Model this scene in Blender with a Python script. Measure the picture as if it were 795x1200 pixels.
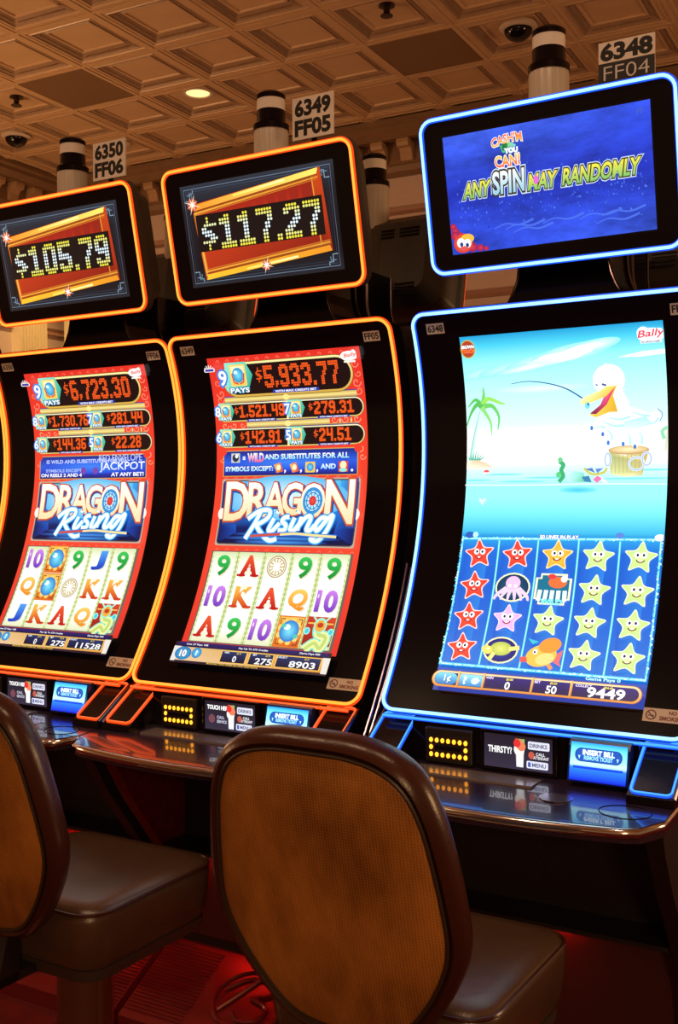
import bpy, bmesh, math, random
from mathutils import Vector, Matrix
random.seed(7)
for _o in list(bpy.data.objects):
    bpy.data.objects.remove(_o)
scene = bpy.context.scene
COL = scene.collection

# ------------------------------------------------------------------ camera
EYE = 1.42                                   # camera height above the carpet
cam_d = bpy.data.cameras.new('camera')
cam_d.sensor_fit = 'VERTICAL'; cam_d.sensor_height = 36.0
cam_d.lens = 1286.29 / 1200 * 36.0
cam_d.clip_start = 0.02
cam = bpy.data.objects.new('camera', cam_d); COL.objects.link(cam)
YAW, PITCH, ROLL = 0.5383, 0.0170, -0.0055
_r = Vector((math.cos(YAW), math.sin(YAW), 0)); _f = Vector((-math.sin(YAW), math.cos(YAW), 0)); _z = Vector((0, 0, 1))
_F = _f * math.cos(PITCH) - _z * math.sin(PITCH); _U = _f * math.sin(PITCH) + _z * math.cos(PITCH)
_R = _r * math.cos(ROLL) + _U * math.sin(ROLL); _U2 = -_r * math.sin(ROLL) + _U * math.cos(ROLL)
cam.matrix_world = Matrix(((_R.x, _U2.x, -_F.x, 0), (_R.y, _U2.y, -_F.y, 0), (_R.z, _U2.z, -_F.z, EYE), (0, 0, 0, 1)))
scene.camera = cam

# ------------------------------------------------------------------ world, lights, exposure
def lin(c):
    return tuple((v / 255 / 12.92 if v / 255 <= 0.04045 else ((v / 255 + 0.055) / 1.055) ** 2.4) for v in c[:3])
world = bpy.data.worlds.new('casino_ambient'); scene.world = world
world.use_nodes = True
world.node_tree.nodes['Background'].inputs[0].default_value = (1.0, 0.50, 0.215, 1)
world.node_tree.nodes['Background'].inputs[1].default_value = 0.20
scene.view_settings.view_transform = 'Standard'
scene.view_settings.look = 'None'
scene.view_settings.exposure = 0.0
scene.view_settings.gamma = 1.0
scene.view_settings.use_curve_mapping = False
def lamp(name, kind, loc, energy, col, **kw):
    d = bpy.data.lights.new(name, kind); d.energy = energy; d.color = col
    rot = kw.pop('rot', None)
    for k, v in kw.items(): setattr(d, k, v)
    o = bpy.data.objects.new(name, d); COL.objects.link(o); o.location = loc
    if rot: o.rotation_euler = rot
    return o
WARM = (1.0, 0.58, 0.27)
for _lp, _e in (((-6.9, 4.0, 1.9), 130), ((-7.0, 0.6, 1.9), 95), ((3.6, 5.0, 1.9), 250), ((2.2, -2.6, 2.3), 260)):
    lamp('added_fill_light', 'POINT', _lp, _e, WARM, shadow_soft_size=0.4)  # point lamps added to fill the ceiling and fronts, without any fixture
for _lx, _ly in ((-3.1, 0.55), (-1.7, 0.62), (-0.25, 0.68)):
    lamp('ceiling_downlight_beam', 'SPOT', (_lx, _ly, 4.27), 75, (1.0, 0.66, 0.38), spot_size=1.9, spot_blend=0.5, shadow_soft_size=0.06)
lamp('wall_washer_beam', 'SPOT', (-6.55, 6.6, 4.2), 130, (1.0, 0.66, 0.25), spot_size=1.2, spot_blend=0.7, shadow_soft_size=0.08,
     rot=(math.radians(24), 0, math.radians(48)))

# ------------------------------------------------------------------ materials
MATS = {}
def pmat(name, col, rough=0.5, metal=0.0, spec=0.5, emit=None, estr=1.0, noise=None, bump=None, coat=0.0):
    """procedural principled material; noise=(scale, amount, detail, stretch) mottles the colour; bump=(scale, strength)"""
    if name in MATS: return MATS[name]
    m = bpy.data.materials.new(name); m.use_nodes = True; MATS[name] = m
    nt = m.node_tree; b = nt.nodes['Principled BSDF']
    b.inputs['Base Color'].default_value = (*col, 1); b.inputs['Roughness'].default_value = rough
    b.inputs['Metallic'].default_value = metal; b.inputs['Specular IOR Level'].default_value = spec
    b.inputs['Coat Weight'].default_value = coat
    if emit:
        b.inputs['Emission Color'].default_value = (*emit, 1); b.inputs['Emission Strength'].default_value = estr
    if noise or bump:
        tc = nt.nodes.new('ShaderNodeTexCoord'); mp = nt.nodes.new('ShaderNodeMapping')
        nt.links.new(tc.outputs['Object'], mp.inputs['Vector'])
        if noise and len(noise) > 3: mp.inputs['Scale'].default_value = noise[3]
    if noise:
        n = nt.nodes.new('ShaderNodeTexNoise'); n.inputs['Scale'].default_value = noise[0]; n.inputs['Detail'].default_value = noise[2]
        nt.links.new(mp.outputs[0], n.inputs['Vector'])
        mx = nt.nodes.new('ShaderNodeMix'); mx.data_type = 'RGBA'
        k = noise[1]
        mx.inputs[6].default_value = (*[max(0, c * (1 - k)) for c in col], 1); mx.inputs[7].default_value = (*[min(1, c * (1 + k)) for c in col], 1)
        nt.links.new(n.outputs['Fac'], mx.inputs[0]); nt.links.new(mx.outputs[2], b.inputs['Base Color'])
    if bump:
        n2 = nt.nodes.new('ShaderNodeTexNoise'); n2.inputs['Scale'].default_value = bump[0]; n2.inputs['Detail'].default_value = 3
        nt.links.new(tc.outputs['Object'], n2.inputs['Vector'])
        bp = nt.nodes.new('ShaderNodeBump'); bp.inputs['Strength'].default_value = bump[1]; bp.inputs['Distance'].default_value = 0.004
        nt.links.new(n2.outputs['Fac'], bp.inputs['Height']); nt.links.new(bp.outputs[0], b.inputs['Normal'])
    return m
def attr_mat(name, emit=True, strength=1.0, noise=None):
    """flat print: colour read from the mesh's 'print' colour attribute; emit for lit displays"""
    if name in MATS: return MATS[name]
    m = bpy.data.materials.new(name); m.use_nodes = True; MATS[name] = m
    nt = m.node_tree; b = nt.nodes['Principled BSDF']
    a = nt.nodes.new('ShaderNodeAttribute'); a.attribute_name = 'print'
    out = a.outputs['Color']
    if noise:
        tc = nt.nodes.new('ShaderNodeTexCoord'); n = nt.nodes.new('ShaderNodeTexNoise')
        mp = nt.nodes.new('ShaderNodeMapping'); mp.inputs['Scale'].default_value = noise[3]
        nt.links.new(tc.outputs['Object'], mp.inputs['Vector']); nt.links.new(mp.outputs[0], n.inputs['Vector'])
        n.inputs['Scale'].default_value = noise[0]; n.inputs['Detail'].default_value = 5; n.inputs['Roughness'].default_value = 0.65
        mr = nt.nodes.new('ShaderNodeMapRange'); mr.inputs[1].default_value = 0.3; mr.inputs[2].default_value = 0.7
        mr.inputs[3].default_value = noise[1]; mr.inputs[4].default_value = noise[2]
        nt.links.new(n.outputs['Fac'], mr.inputs[0])
        vm = nt.nodes.new('ShaderNodeVectorMath'); vm.operation = 'SCALE'
        nt.links.new(out, vm.inputs[0]); nt.links.new(mr.outputs[0], vm.inputs['Scale']); out = vm.outputs[0]
    if emit:
        b.inputs['Base Color'].default_value = (0.01, 0.01, 0.012, 1); b.inputs['Roughness'].default_value = 0.25
        nt.links.new(out, b.inputs['Emission Color']); b.inputs['Emission Strength'].default_value = strength
    else:
        nt.links.new(out, b.inputs['Base Color']); b.inputs['Roughness'].default_value = 0.5
    return m

gloss_black = pmat('gloss_black_plastic', (0.006, 0.004, 0.006), 0.13, spec=0.22)
satin_black = pmat('satin_black_plastic', (0.012, 0.009, 0.009), 0.42, bump=(300, 0.15))
screen_glass = pmat('screen_glass', (0.004, 0.004, 0.005), 0.12, spec=0.4)
chrome = pmat('chrome_trim', (0.76, 0.70, 0.66), 0.13, metal=1.0)
dark_chrome = pmat('dark_chrome', (0.16, 0.13, 0.16), 0.18, metal=1.0)
deck_mat = pmat('deck_laminate', (0.030, 0.018, 0.042), 0.22, noise=(420, 0.5, 2), spec=0.6, coat=0.8)
NEON = {
    'orange': (pmat('orange_tube_glow', (0.3, 0.05, 0.01), 0.4, emit=(1.0, 0.055, 0.004), estr=1.2),
               pmat('orange_tube_core', (0.4, 0.1, 0.02), 0.4, emit=(1.0, 0.34, 0.035), estr=1.7)),
    'blue': (pmat('blue_tube_glow', (0.02, 0.05, 0.3), 0.4, emit=(0.01, 0.085, 1.0), estr=1.3),
             pmat('blue_tube_core', (0.1, 0.2, 0.4), 0.4, emit=(0.30, 0.70, 1.0), estr=1.8)),
}
PANEL_GLOW = {'orange': pmat('orange_panel_tube', (0.3, 0.05, 0.01), 0.4, emit=(1.0, 0.13, 0.03), estr=1.3), 'blue': pmat('blue_panel_tube', (0.02, 0.05, 0.3), 0.4, emit=(0.05, 0.34, 1.0), estr=1.5)}
PIC = attr_mat('display_picture', True, 1.12)
PICB = attr_mat('bright_display_picture', True, 1.3)
PRINT = attr_mat('printed_label', False)

# ------------------------------------------------------------------ object helpers
def link(o, parent=None):
    COL.objects.link(o)
    if parent is not None: o.parent = parent
    return o
def tag(o, label=None, cat=None, group=None, kind=None):
    if label: o['label'] = label
    if cat: o['category'] = cat
    if group: o['group'] = group
    if kind: o['kind'] = kind
    return o
def empty(name, loc=(0, 0, 0), rz=0.0):
    o = bpy.data.objects.new(name, None); o.empty_display_size = 0.1
    link(o); o.location = loc; o.rotation_euler = (0, 0, rz)
    return o
class MB:
    """collects geometry for one mesh"""
    def __init__(s): s.v = []; s.f = []
    def add(s, vs, fs):
        n = len(s.v); s.v += [tuple(p) for p in vs]; s.f += [tuple(i + n for i in f) for f in fs]; return s
    def box(s, x0, x1, y0, y1, z0, z1):
        return s.add([(x0, y0, z0), (x1, y0, z0), (x1, y1, z0), (x0, y1, z0), (x0, y0, z1), (x1, y0, z1), (x1, y1, z1), (x0, y1, z1)],
                     [(0, 3, 2, 1), (4, 5, 6, 7), (0, 1, 5, 4), (1, 2, 6, 5), (2, 3, 7, 6), (3, 0, 4, 7)])
    def loft(s, rings, closed=True, caps=True):
        m = len(rings[0]); vs = [p for r in rings for p in r]; fs = []
        for i in range(len(rings) - 1):
            for k in range(m if closed else m - 1):
                a = i * m + k; b = i * m + (k + 1) % m
                fs.append((a, b, b + m, a + m))
        if caps:
            fs.append(tuple(range(m))[::-1]); fs.append(tuple(range((len(rings) - 1) * m, len(rings) * m)))
        return s.add(vs, fs)
    def tube(s, path, r, closed=False, n=8, up=None):
        P = [Vector(p) for p in path]; rings = []; N = len(P)
        prev = None
        for i in range(N):
            if closed: t = P[(i + 1) % N] - P[i - 1]
            else: t = P[min(i + 1, N - 1)] - P[max(i - 1, 0)]
            t.normalize()
            ref = Vector(up) if up is not None else Vector((0, 0, 1))
            if prev is not None and up is None: ref = prev
            if abs(t.dot(ref)) > 0.98: ref = Vector((0, 1, 0)) if abs(t.y) < 0.9 else Vector((1, 0, 0))
            b = t.cross(ref).normalized(); nn = b.cross(t).normalized(); prev = nn
            rr = r[i] if isinstance(r, (list, tuple)) else r
            rings.append([P[i] + (b * math.cos(a) + nn * math.sin(a)) * rr for a in [2 * math.pi * k / n for k in range(n)]])
        if closed: rings.append(rings[0])
        return s.loft(rings, True, not closed)
    def lathe(s, prof, c=(0, 0, 0), n=24):
        rings = [[(c[0] + r * math.cos(2 * math.pi * k / n), c[1] + r * math.sin(2 * math.pi * k / n), c[2] + z) for k in range(n)] for r, z in prof]
        return s.loft(rings)
    def prism(s, poly, x0, x1):
        """poly in (y, z) extruded along x"""
        m = len(poly)
        return s.add([(x0, y, z) for y, z in poly] + [(x1, y, z) for y, z in poly],
                     [tuple(range(m)), tuple(range(2 * m - 1, m - 1, -1))] + [(i, i + m, (i + 1) % m + m, (i + 1) % m) for i in range(m)])
    def mesh(s, name, mat, smooth=False, bevel=0.0, seg=2, angle=35):
        me = bpy.data.meshes.new(name)
        bm = bmesh.new()
        vs = [bm.verts.new(p) for p in s.v]
        for f in s.f:
            try: bm.faces.new([vs[i] for i in f])
            except ValueError: pass
        bmesh.ops.remove_doubles(bm, verts=bm.verts, dist=1e-6)
        bmesh.ops.recalc_face_normals(bm, faces=bm.faces)
        if bevel > 0:
            es = [e for e in bm.edges if len(e.link_faces) == 2 and e.calc_face_angle(0) > math.radians(angle)]
            bmesh.ops.bevel(bm, geom=es, offset=bevel, segments=seg, profile=0.5, affect='EDGES', clamp_overlap=True)
        if smooth:
            for f in bm.faces: f.smooth = True
            for e in bm.edges:
                if len(e.link_faces) == 2 and e.calc_face_angle(0) > math.radians(45): e.smooth = False
        bm.to_mesh(me); bm.free(); me.materials.append(mat)
        return me
    def build(s, name, mat, parent=None, **kw):
        return link(bpy.data.objects.new(name, s.mesh(name, mat, **kw)), parent)

def rrect(x0, x1, y0, y1, r, n=6):
    """rounded rectangle, clockwise in a y-down frame starting at the top left"""
    r = min(r, abs(x1 - x0) / 2, abs(y1 - y0) / 2); out = []
    for cx, cy, a0 in ((x0 + r, y0 + r, 180), (x1 - r, y0 + r, 270), (x1 - r, y1 - r, 0), (x0 + r, y1 - r, 90)):
        for k in range(n + 1):
            a = math.radians(a0 + 90 * k / n); out.append((cx + r * math.cos(a), cy + r * math.sin(a)))
    return out
def densify(pts, d, closed=True):
    out = []
    N = len(pts)
    for i in range(N if closed else N - 1):
        a, b = pts[i], pts[(i + 1) % N]
        L = math.hypot(b[0] - a[0], b[1] - a[1]); k = max(1, int(math.ceil(L / d)))
        for j in range(k): out.append((a[0] + (b[0] - a[0]) * j / k, a[1] + (b[1] - a[1]) * j / k))
    if not closed: out.append(pts[-1])
    return out

# ------------------------------------------------------------------ text outlines (built-in font)
_TXT = {}
def text_mesh(body, bold=0.0, space=1.0):
    key = (body, round(bold, 3), space)
    if key in _TXT: return _TXT[key]
    cu = bpy.data.curves.new('lettering', 'FONT'); cu.body = body; cu.offset = bold; cu.resolution_u = 3; cu.space_character = space
    cu.fill_mode = 'FRONT'
    ob = bpy.data.objects.new('lettering', cu); COL.objects.link(ob)
    dg = bpy.context.evaluated_depsgraph_get()
    me = bpy.data.meshes.new_from_object(ob.evaluated_get(dg))
    V = [(v.co.x, v.co.y) for v in me.vertices]; Fc = [tuple(p.vertices) for p in me.polygons]
    bpy.data.objects.remove(ob); bpy.data.curves.remove(cu); bpy.data.meshes.remove(me)
    if not V: V = [(0, 0), (1, 0), (0, 1)]; Fc = []
    xs = [p[0] for p in V]; ys = [p[1] for p in V]
    res = (V, Fc, min(xs), max(xs), min(ys), max(ys)); _TXT[key] = res
    return res
GLY = {
 '0': ".####. ###### ##..## ##..## ##..## ##..## ##..## ##..## ###### .####.",
 '1': "..##.. ####.. ####.. ..##.. ..##.. ..##.. ..##.. ..##.. ###### ######",
 '2': ".####. ###### ##..## ....## ...### ..###. .###.. ###... ###### ######",
 '3': ".####. ###### ##..## ....## ..###. ..#### ....## ##..## ###### .####.",
 '4': "##..## ##..## ##..## ##..## ###### ###### ....## ....## ....## ....##",
 '5': "###### ###### ##.... ##.... #####. ###### ....## ##..## ###### .####.",
 '6': ".####. ###### ##.... ##.... #####. ###### ##..## ##..## ###### .####.",
 '7': "###### ###### ....## ....## ...##. ...##. ..##.. ..##.. ..##.. ..##..",
 '8': ".####. ###### ##..## ##..## .####. ###### ##..## ##..## ###### .####.",
 '9': ".####. ###### ##..## ##..## ###### .##### ....## ##..## ###### .####.",
 '$': "..#... ..#... .##### ##.... ####.. .####. ...### #####. ..#... ..#...",
 '.': ".. .. .. .. .. .. .. .. ## ##", ',': ".. .. .. .. .. .. .. ## ## #.",
}
class Art:
    """flat picture in metres (x right, y down from the top left of its panel), painted back to front"""
    def __init__(s, W, H): s.W = W; s.H = H; s.items = []; s.lay = 0
    def _c(s, c): return lin(c)
    def poly(s, pts, col, up=True, norm=True):
        """pts normalised (a, b) unless norm False; col one RGB or one per point"""
        if up: s.lay += 1
        if norm: pts = [(a * s.W, b * s.H) for a, b in pts]
        cs = [lin(c) for c in col] if isinstance(col[0], (tuple, list)) else [lin(col)] * len(pts)
        s.items.append((pts, cs, s.lay)); return s
    def rect(s, a0, b0, a1, b1, col, **k): return s.poly([(a0, b0), (a1, b0), (a1, b1), (a0, b1)], col, **k)
    def vgrad(s, a0, a1, stops, up=True):
        if up: s.lay += 1
        for (b0, c0), (b1, c1) in zip(stops[:-1], stops[1:]):
            s.poly([(a0, b0), (a1, b0), (a1, b1), (a0, b1)], [c0, c0, c1, c1], up=False)
        return s
    def rr(s, a0, b0, a1, b1, r, col, col2=None, n=6, up=True):
        P = rrect(a0 * s.W, a1 * s.W, b0 * s.H, b1 * s.H, r, n)
        if col2: cc = [tuple(c1 + (c2 - c1) * (p[1] - b0 * s.H) / ((b1 - b0) * s.H) for c1, c2 in zip(col, col2)) for p in P]
        else: cc = col
        return s.poly(P, cc, norm=False, up=up)
    def ell(s, a, b, rx, ry, col, n=20, rot=0.0, edge=None, up=True):
        if up: s.lay += 1
        cx, cy = a * s.W, b * s.H; c, q = math.cos(rot), math.sin(rot)
        P = [(cx + rx * math.cos(t) * c - ry * math.sin(t) * q, cy + rx * math.cos(t) * q + ry * math.sin(t) * c) for t in [2 * math.pi * k / n for k in range(n)]]
        if edge is None: return s.poly(P, col, norm=False, up=False)
        for k in range(n): s.poly([(cx, cy), P[k], P[(k + 1) % n]], [col, edge, edge], norm=False, up=False)
        return s
    def line(s, pts, w, col, norm=True, closed=False, smooth=0, up=True, taper=None):
        if up: s.lay += 1
        if norm: pts = [(a * s.W, b * s.H) for a, b in pts]
        if smooth: pts = catmull(pts, smooth, closed)
        N = len(pts); L = []; R = []
        for i in range(N):
            if closed: a, b = pts[i - 1], pts[(i + 1) % N]
            else: a, b = pts[max(i - 1, 0)], pts[min(i + 1, N - 1)]
            dx, dy = b[0] - a[0], b[1] - a[1]; l = math.hypot(dx, dy) or 1
            hw = w / 2
            if taper: hw *= taper[0] + (taper[1] - taper[0]) * i / max(1, N - 1)
            L.append((pts[i][0] - dy / l * hw, pts[i][1] + dx / l * hw)); R.append((pts[i][0] + dy / l * hw, pts[i][1] - dx / l * hw))
        for i in range(N if closed else N - 1):
            j = (i + 1) % N
            s.poly([L[i], L[j], R[j], R[i]], col, norm=False, up=False)
        return s
    def text(s, body, a, b, h, col, col2=None, w=None, bold=0.0, shear=0.0, rot=0.0, out=None, ow=0.04, align='c', space=1.0, arc=0.0):
        """centred at (a, b); h, w in metres; out outlines the letters"""
        if out is not None:
            s.text(body, a, b, h, out, None, w, bold + ow, shear, rot, align=align, space=space, arc=arc)
        V, Fc, x0, x1, y0, y1 = text_mesh(body, bold, space)
        Vb = text_mesh(body, 0.0, space); bx0, bx1, by0, by1 = Vb[2:6]
        sy = h / (by1 - by0); sx = (w / (bx1 - bx0)) if w else sy
        cx, cy = a * s.W, b * s.H; mx = (bx0 + bx1) / 2 if align == 'c' else (bx0 if align == 'l' else bx1); my = (by0 + by1) / 2
        s.lay += 1; c, q = math.cos(rot), math.sin(rot)
        def tr(p):
            X = (p[0] - mx) * sx; Y = -(p[1] - my) * sy; X -= shear * Y; Y += arc * X * X
            return (cx + X * c - Y * q, cy + X * q + Y * c)
        for f in Fc:
            if col2: cc = [tuple(k1 + (k2 - k1) * min(1, max(0, (by1 - V[i][1]) / (by1 - by0))) for k1, k2 in zip(col, col2)) for i in f]
            else: cc = col
            s.poly([tr(V[i]) for i in f], cc, norm=False, up=False)
        return s
    def dots(s, body, a0, a1, b0, b1, col, fill=0.84, mid=None, small=True, round_=False):
        """lamp-matrix digits"""
        s.lay += 1
        cols = 0; lay = []
        for ch in body:
            g = GLY[ch].split(); wch = len(g[0]); k = 0.68 if (ch == '$' and small) else 1.0
            lay.append((g, cols, k)); cols += wch * k + 1
        cols -= 1; px = (a1 - a0) * s.W / cols; py = (b1 - b0) * s.H / 10
        for g, c0, k in lay:
            for j, row in enumerate(g):
                for i, chh in enumerate(row):
                    if chh != '#': continue
                    x = a0 * s.W + (c0 + (i + 0.5) * k) * px; y = b0 * s.H + ((j + 0.5) * k + (0.6 if k < 1 else 0)) * py
                    hx, hy = px * k * fill / 2, py * k * fill / 2
                    c = col
                    if mid: t = 1 - abs(j - 4.5) / 4.5; t = min(1, t * 1.3); c = tuple(p + (q - p) * t for p, q in zip(col, mid))
                    if round_: P = [(x + hx * math.cos(t), y + hy * math.sin(t)) for t in [math.pi / 4 * m for m in range(8)]]
                    else: P = [(x - hx, y - hy), (x + hx, y - hy), (x + hx, y + hy), (x - hx, y + hy)]
                    s.poly(P, c, norm=False, up=False)
        return s
    def mesh(s, name, mat, fn, step=None, eps=0.00006, base=0.0004):
        """fn(x, y, off) -> point; step cuts the picture into strips so it follows a curved panel"""
        bm = bmesh.new(); cl = bm.loops.layers.float_color.new('print')
        for pts, cs, lay in s.items:
            vs = [bm.verts.new((p[0], p[1], lay * eps)) for p in pts]
            try: f = bm.faces.new(vs)
            except ValueError: continue
            for l, c in zip(f.loops, cs): l[cl] = (*c, 1.0)
        if step:
            y = step
            while y < s.H:
                bmesh.ops.bisect_plane(bm, geom=bm.verts[:] + bm.edges[:] + bm.faces[:], plane_co=(0, y, 0), plane_no=(0, 1, 0), dist=1e-7)
                y += step
        for co, no in (((0, 0, 0), (-1, 0, 0)), ((s.W, 0, 0), (1, 0, 0)), ((0, 0, 0), (0, -1, 0)), ((0, s.H, 0), (0, 1, 0))):   # trim to the panel
            bmesh.ops.bisect_plane(bm, geom=bm.verts[:] + bm.edges[:] + bm.faces[:], plane_co=co, plane_no=no, dist=1e-7, clear_outer=True)
        for v in bm.verts: v.co = fn(v.co.x, v.co.y, v.co.z + base)
        me = bpy.data.meshes.new(name); bm.to_mesh(me); bm.free(); me.materials.append(mat)
        return me
    def build(s, name, mat, fn, parent, **k): return link(bpy.data.objects.new(name, s.mesh(name, mat, fn, **k)), parent)
def catmull(pts, n, closed=False):
    out = []; N = len(pts)
    for i in range(N if closed else N - 1):
        p0 = pts[i - 1] if (i > 0 or closed) else pts[0]; p1 = pts[i]; p2 = pts[(i + 1) % N]; p3 = pts[(i + 2) % N] if (i + 2 < N or closed) else pts[-1]
        for k in range(n):
            t = k / n
            out.append(tuple(0.5 * (2 * b + (c - a) * t + (2 * a - 5 * b + 4 * c - d) * t * t + (3 * b - a - 3 * c + d) * t ** 3) for a, b, c, d in zip(p0, p1, p2, p3)))
    if not closed: out.append(pts[-1])
    return out

# ================================================================== the room
CX, CY, CROT, TILE = -5.2978, 5.5152, 0.0452, 0.61
CEIL = EYE + 2.8851
_cc, _cs = math.cos(CROT), math.sin(CROT)
def RM(p, q, z=0.0):                       # room grid frame -> world
    return (CX + p * _cc - q * _cs, CY + p * _cs + q * _cc, z)
carpet = pmat('red_carpet', (0.10, 0.012, 0.012), 0.95, noise=(9, 0.75, 4), bump=(260, 0.6), spec=0.1)
MB().add([(-14, -6, 0), (7, -6, 0), (7, 12, 0), (-14, 12, 0)], [(0, 1, 2, 3)]).build('floor', carpet)
tag(bpy.data.objects['floor'], 'dark red patterned casino carpet', kind='structure')
plaster = pmat('tan_plaster', (0.60, 0.45, 0.38), 0.6, noise=(3, 0.08, 3))
tile_mat = pmat('bronze_tin_tile', (0.58, 0.37, 0.205), 0.36, noise=(5, 0.14, 4), bump=(60, 0.1), spec=0.6)
slope_shade_mat = pmat('taupe_shaded_ornament', (0.34, 0.21, 0.125), 0.45, noise=(30, 0.25, 3))  # darker taupe, shade of the coffer slopes put into the colour
grid_mat = pmat('brown_ceiling_grid', (0.33, 0.17, 0.085), 0.45)
vent_mat = pmat('brown_perforated_tile', (0.20, 0.105, 0.048), 0.7, noise=(160, 0.35, 2))
# slab above the tiles
sl = MB(); sl.add([RM(-2.3, -14, CEIL + 0.13), RM(10, -14, CEIL + 0.13), RM(10, 2.4, CEIL + 0.13), RM(-2.3, 2.4, CEIL + 0.13)], [(0, 1, 2, 3)])
ceiling = tag(sl.build('ceiling', grid_mat), 'coffered bronze tile ceiling with thin brown grid', kind='structure')
def coffer_mesh():
    m = MB(); h = TILE / 2 - 0.011
    steps = [(h, 0.0), (h - 0.028, 0.0), (h - 0.032, 0.005), (h - 0.050, 0.005), (h - 0.056, 0.0), (h - 0.062, 0.008), (h - 0.110, 0.026), (h - 0.116, 0.021), (h - 0.128, 0.021), (h - 0.134, 0.031)]
    rings = [[(-r, -r, z), (r, -r, z), (r, r, z), (-r, r, z)] for r, z in steps]
    m.loft(rings, True, False)
    r, z = steps[-1]; m.add([(-r, -r, z), (r, -r, z), (r, r, z), (-r, r, z)], [(0, 1, 2, 3)])
    # row of small bead teeth round the inner slope
    for k in range(26):
        t = -0.19 + 0.38 * (k + 0.5) / 26
        for sx, sy in ((t, -0.213), (t, 0.213), (-0.213, t), (0.213, t)):
            if abs(t) > 0.2: continue
            d = 0.0045
            m.add([(sx - d, sy - d, 0.011), (sx + d, sy - d, 0.011), (sx + d, sy + d, 0.011), (sx - d, sy + d, 0.011), (sx, sy, 0.022)],
                  [(0, 1, 2, 3), (0, 1, 4), (1, 2, 4), (2, 3, 4), (3, 0, 4)])
    me = m.mesh('ceiling_tile', tile_mat); me.materials.append(slope_shade_mat)
    for f in me.polygons:                                   # ornament band coloured darker to stand in for shade on its slopes
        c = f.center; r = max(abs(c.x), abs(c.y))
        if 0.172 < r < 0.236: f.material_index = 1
    return me
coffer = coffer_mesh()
flat_t = MB().box(-TILE / 2 + 0.012, TILE / 2 - 0.012, -TILE / 2 + 0.012, TILE / 2 - 0.012, -0.002, 0.012).mesh('vent_tile', vent_mat)
bar_i = MB().box(-0.5 * TILE, 0.5 * TILE, -0.012, 0.012, -0.006, 0.012).mesh('grid_bar', tile_mat)
for i in range(-4, 13):
    for j in range(-9, 4):
        p, q = (i + 0.5) * TILE, (j + 0.5) * TILE
        if p < -2.3 or q > 2.4: continue
        # only the tiles the picture could show from here or a step aside
        w = Vector(RM(p, q, CEIL)) - Vector((0, 0, EYE)); dd = w.dot(_F)
        if dd < 1.2: continue
        u = 397.5 + 1286 * w.dot(_R) / dd; v = 600 - 1286 * w.dot(_U2) / dd
        if u < -380 or u > 1180 or v < -330: continue
        flat = (i, j) in ((-1, 0), (3, 1))
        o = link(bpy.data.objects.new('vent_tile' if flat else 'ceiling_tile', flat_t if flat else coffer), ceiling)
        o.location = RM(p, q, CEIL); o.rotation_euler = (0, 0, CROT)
        for (bp_, bq_, rz) in ((p, j * TILE, 0), (i * TILE, q, math.pi / 2)):
            b = link(bpy.data.objects.new('grid_bar', bar_i), ceiling); b.location = RM(bp_, bq_, CEIL); b.rotation_euler = (0, 0, CROT + rz)
# walls
def wall_quad(name, p0, q0, p1, q1, z0, z1, label):
    m = MB(); m.add([RM(p0, q0, z0), RM(p1, q1, z0), RM(p1, q1, z1), RM(p0, q0, z1)], [(0, 1, 2, 3)])
    return tag(m.build(name, plaster), label, kind='structure')
WQ, WP = 2.28, -2.26
wall_quad('wall_back', WP, WQ, 9.0, WQ, 0, CEIL + 0.12, 'tan plaster back wall with mouldings')
wall_quad('wall_left', WP, WQ, WP, -12, 0, CEIL + 0.12, 'tan plaster side wall with mouldings')
# cornice: swept profile + brackets
wood = pmat('brown_cornice', (0.22, 0.12, 0.06), 0.5, noise=(8, 0.2, 3))
cprof = [(0.0, 0.0), (0.0, -0.035), (0.03, -0.05), (0.03, -0.08), (0.075, -0.11), (0.09, -0.12), (0.09, -0.13), (0.21, -0.13), (0.21, -0.29), (0.23, -0.30), (0.25, -0.34), (0.30, -0.36), (0.34, -0.36), (0.34, 0.0)]
def trim_run(name, along, a0, a1, prof, base, z0, mat, label):
    m = MB(); r0 = []; r1 = []
    for d, z in prof:
        if along == 'p': r0.append(RM(a0, base + d, z0 + z)); r1.append(RM(a1, base + d, z0 + z))
        else: r0.append(RM(base - d, a0, z0 + z)); r1.append(RM(base - d, a1, z0 + z))
    m.loft([r0, r1]); return tag(m.build(name, mat), label, kind='structure')
t1 = trim_run('trim_1', 'p', -1.93 - 0.3, 9.0, cprof, 1.94, CEIL + 0.004, wood, 'brown bracketed cornice along the back wall')
t2 = trim_run('trim_2', 'q', 1.94 + 0.3, -10.0, cprof, -1.92, CEIL + 0.004, wood, 'brown bracketed cornice along the side wall')
brk = MB()
bp = [(0.0, 0.0), (0.0, -0.03), (0.012, -0.055), (0.05, -0.06), (0.07, -0.09), (0.085, -0.15), (0.13, -0.15), (0.13, 0.0)]
brk.loft([[(-0.05, d, z) for d, z in bp], [(0.05, d, z) for d, z in bp]])
brk_me = brk.mesh('cornice_bracket', pmat('tan_bracket', (0.42, 0.245, 0.13), 0.5))
for k in range(34):
    pp = -1.72 + 0.225 * k
    o = link(bpy.data.objects.new('cornice_bracket', brk_me), t1); o.location = RM(pp, 1.94 + 0.10, CEIL - 0.128); o.rotation_euler = (0, 0, CROT)
for k in range(14):
    qq = 1.72 - 0.225 * k
    o = link(bpy.data.objects.new('cornice_bracket', brk_me), t2); o.location = RM(-1.92 - 0.10, qq, CEIL - 0.128); o.rotation_euler = (0, 0, CROT + math.pi / 2)
band = pmat('rose_band', (0.36, 0.19, 0.13), 0.5)
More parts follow.
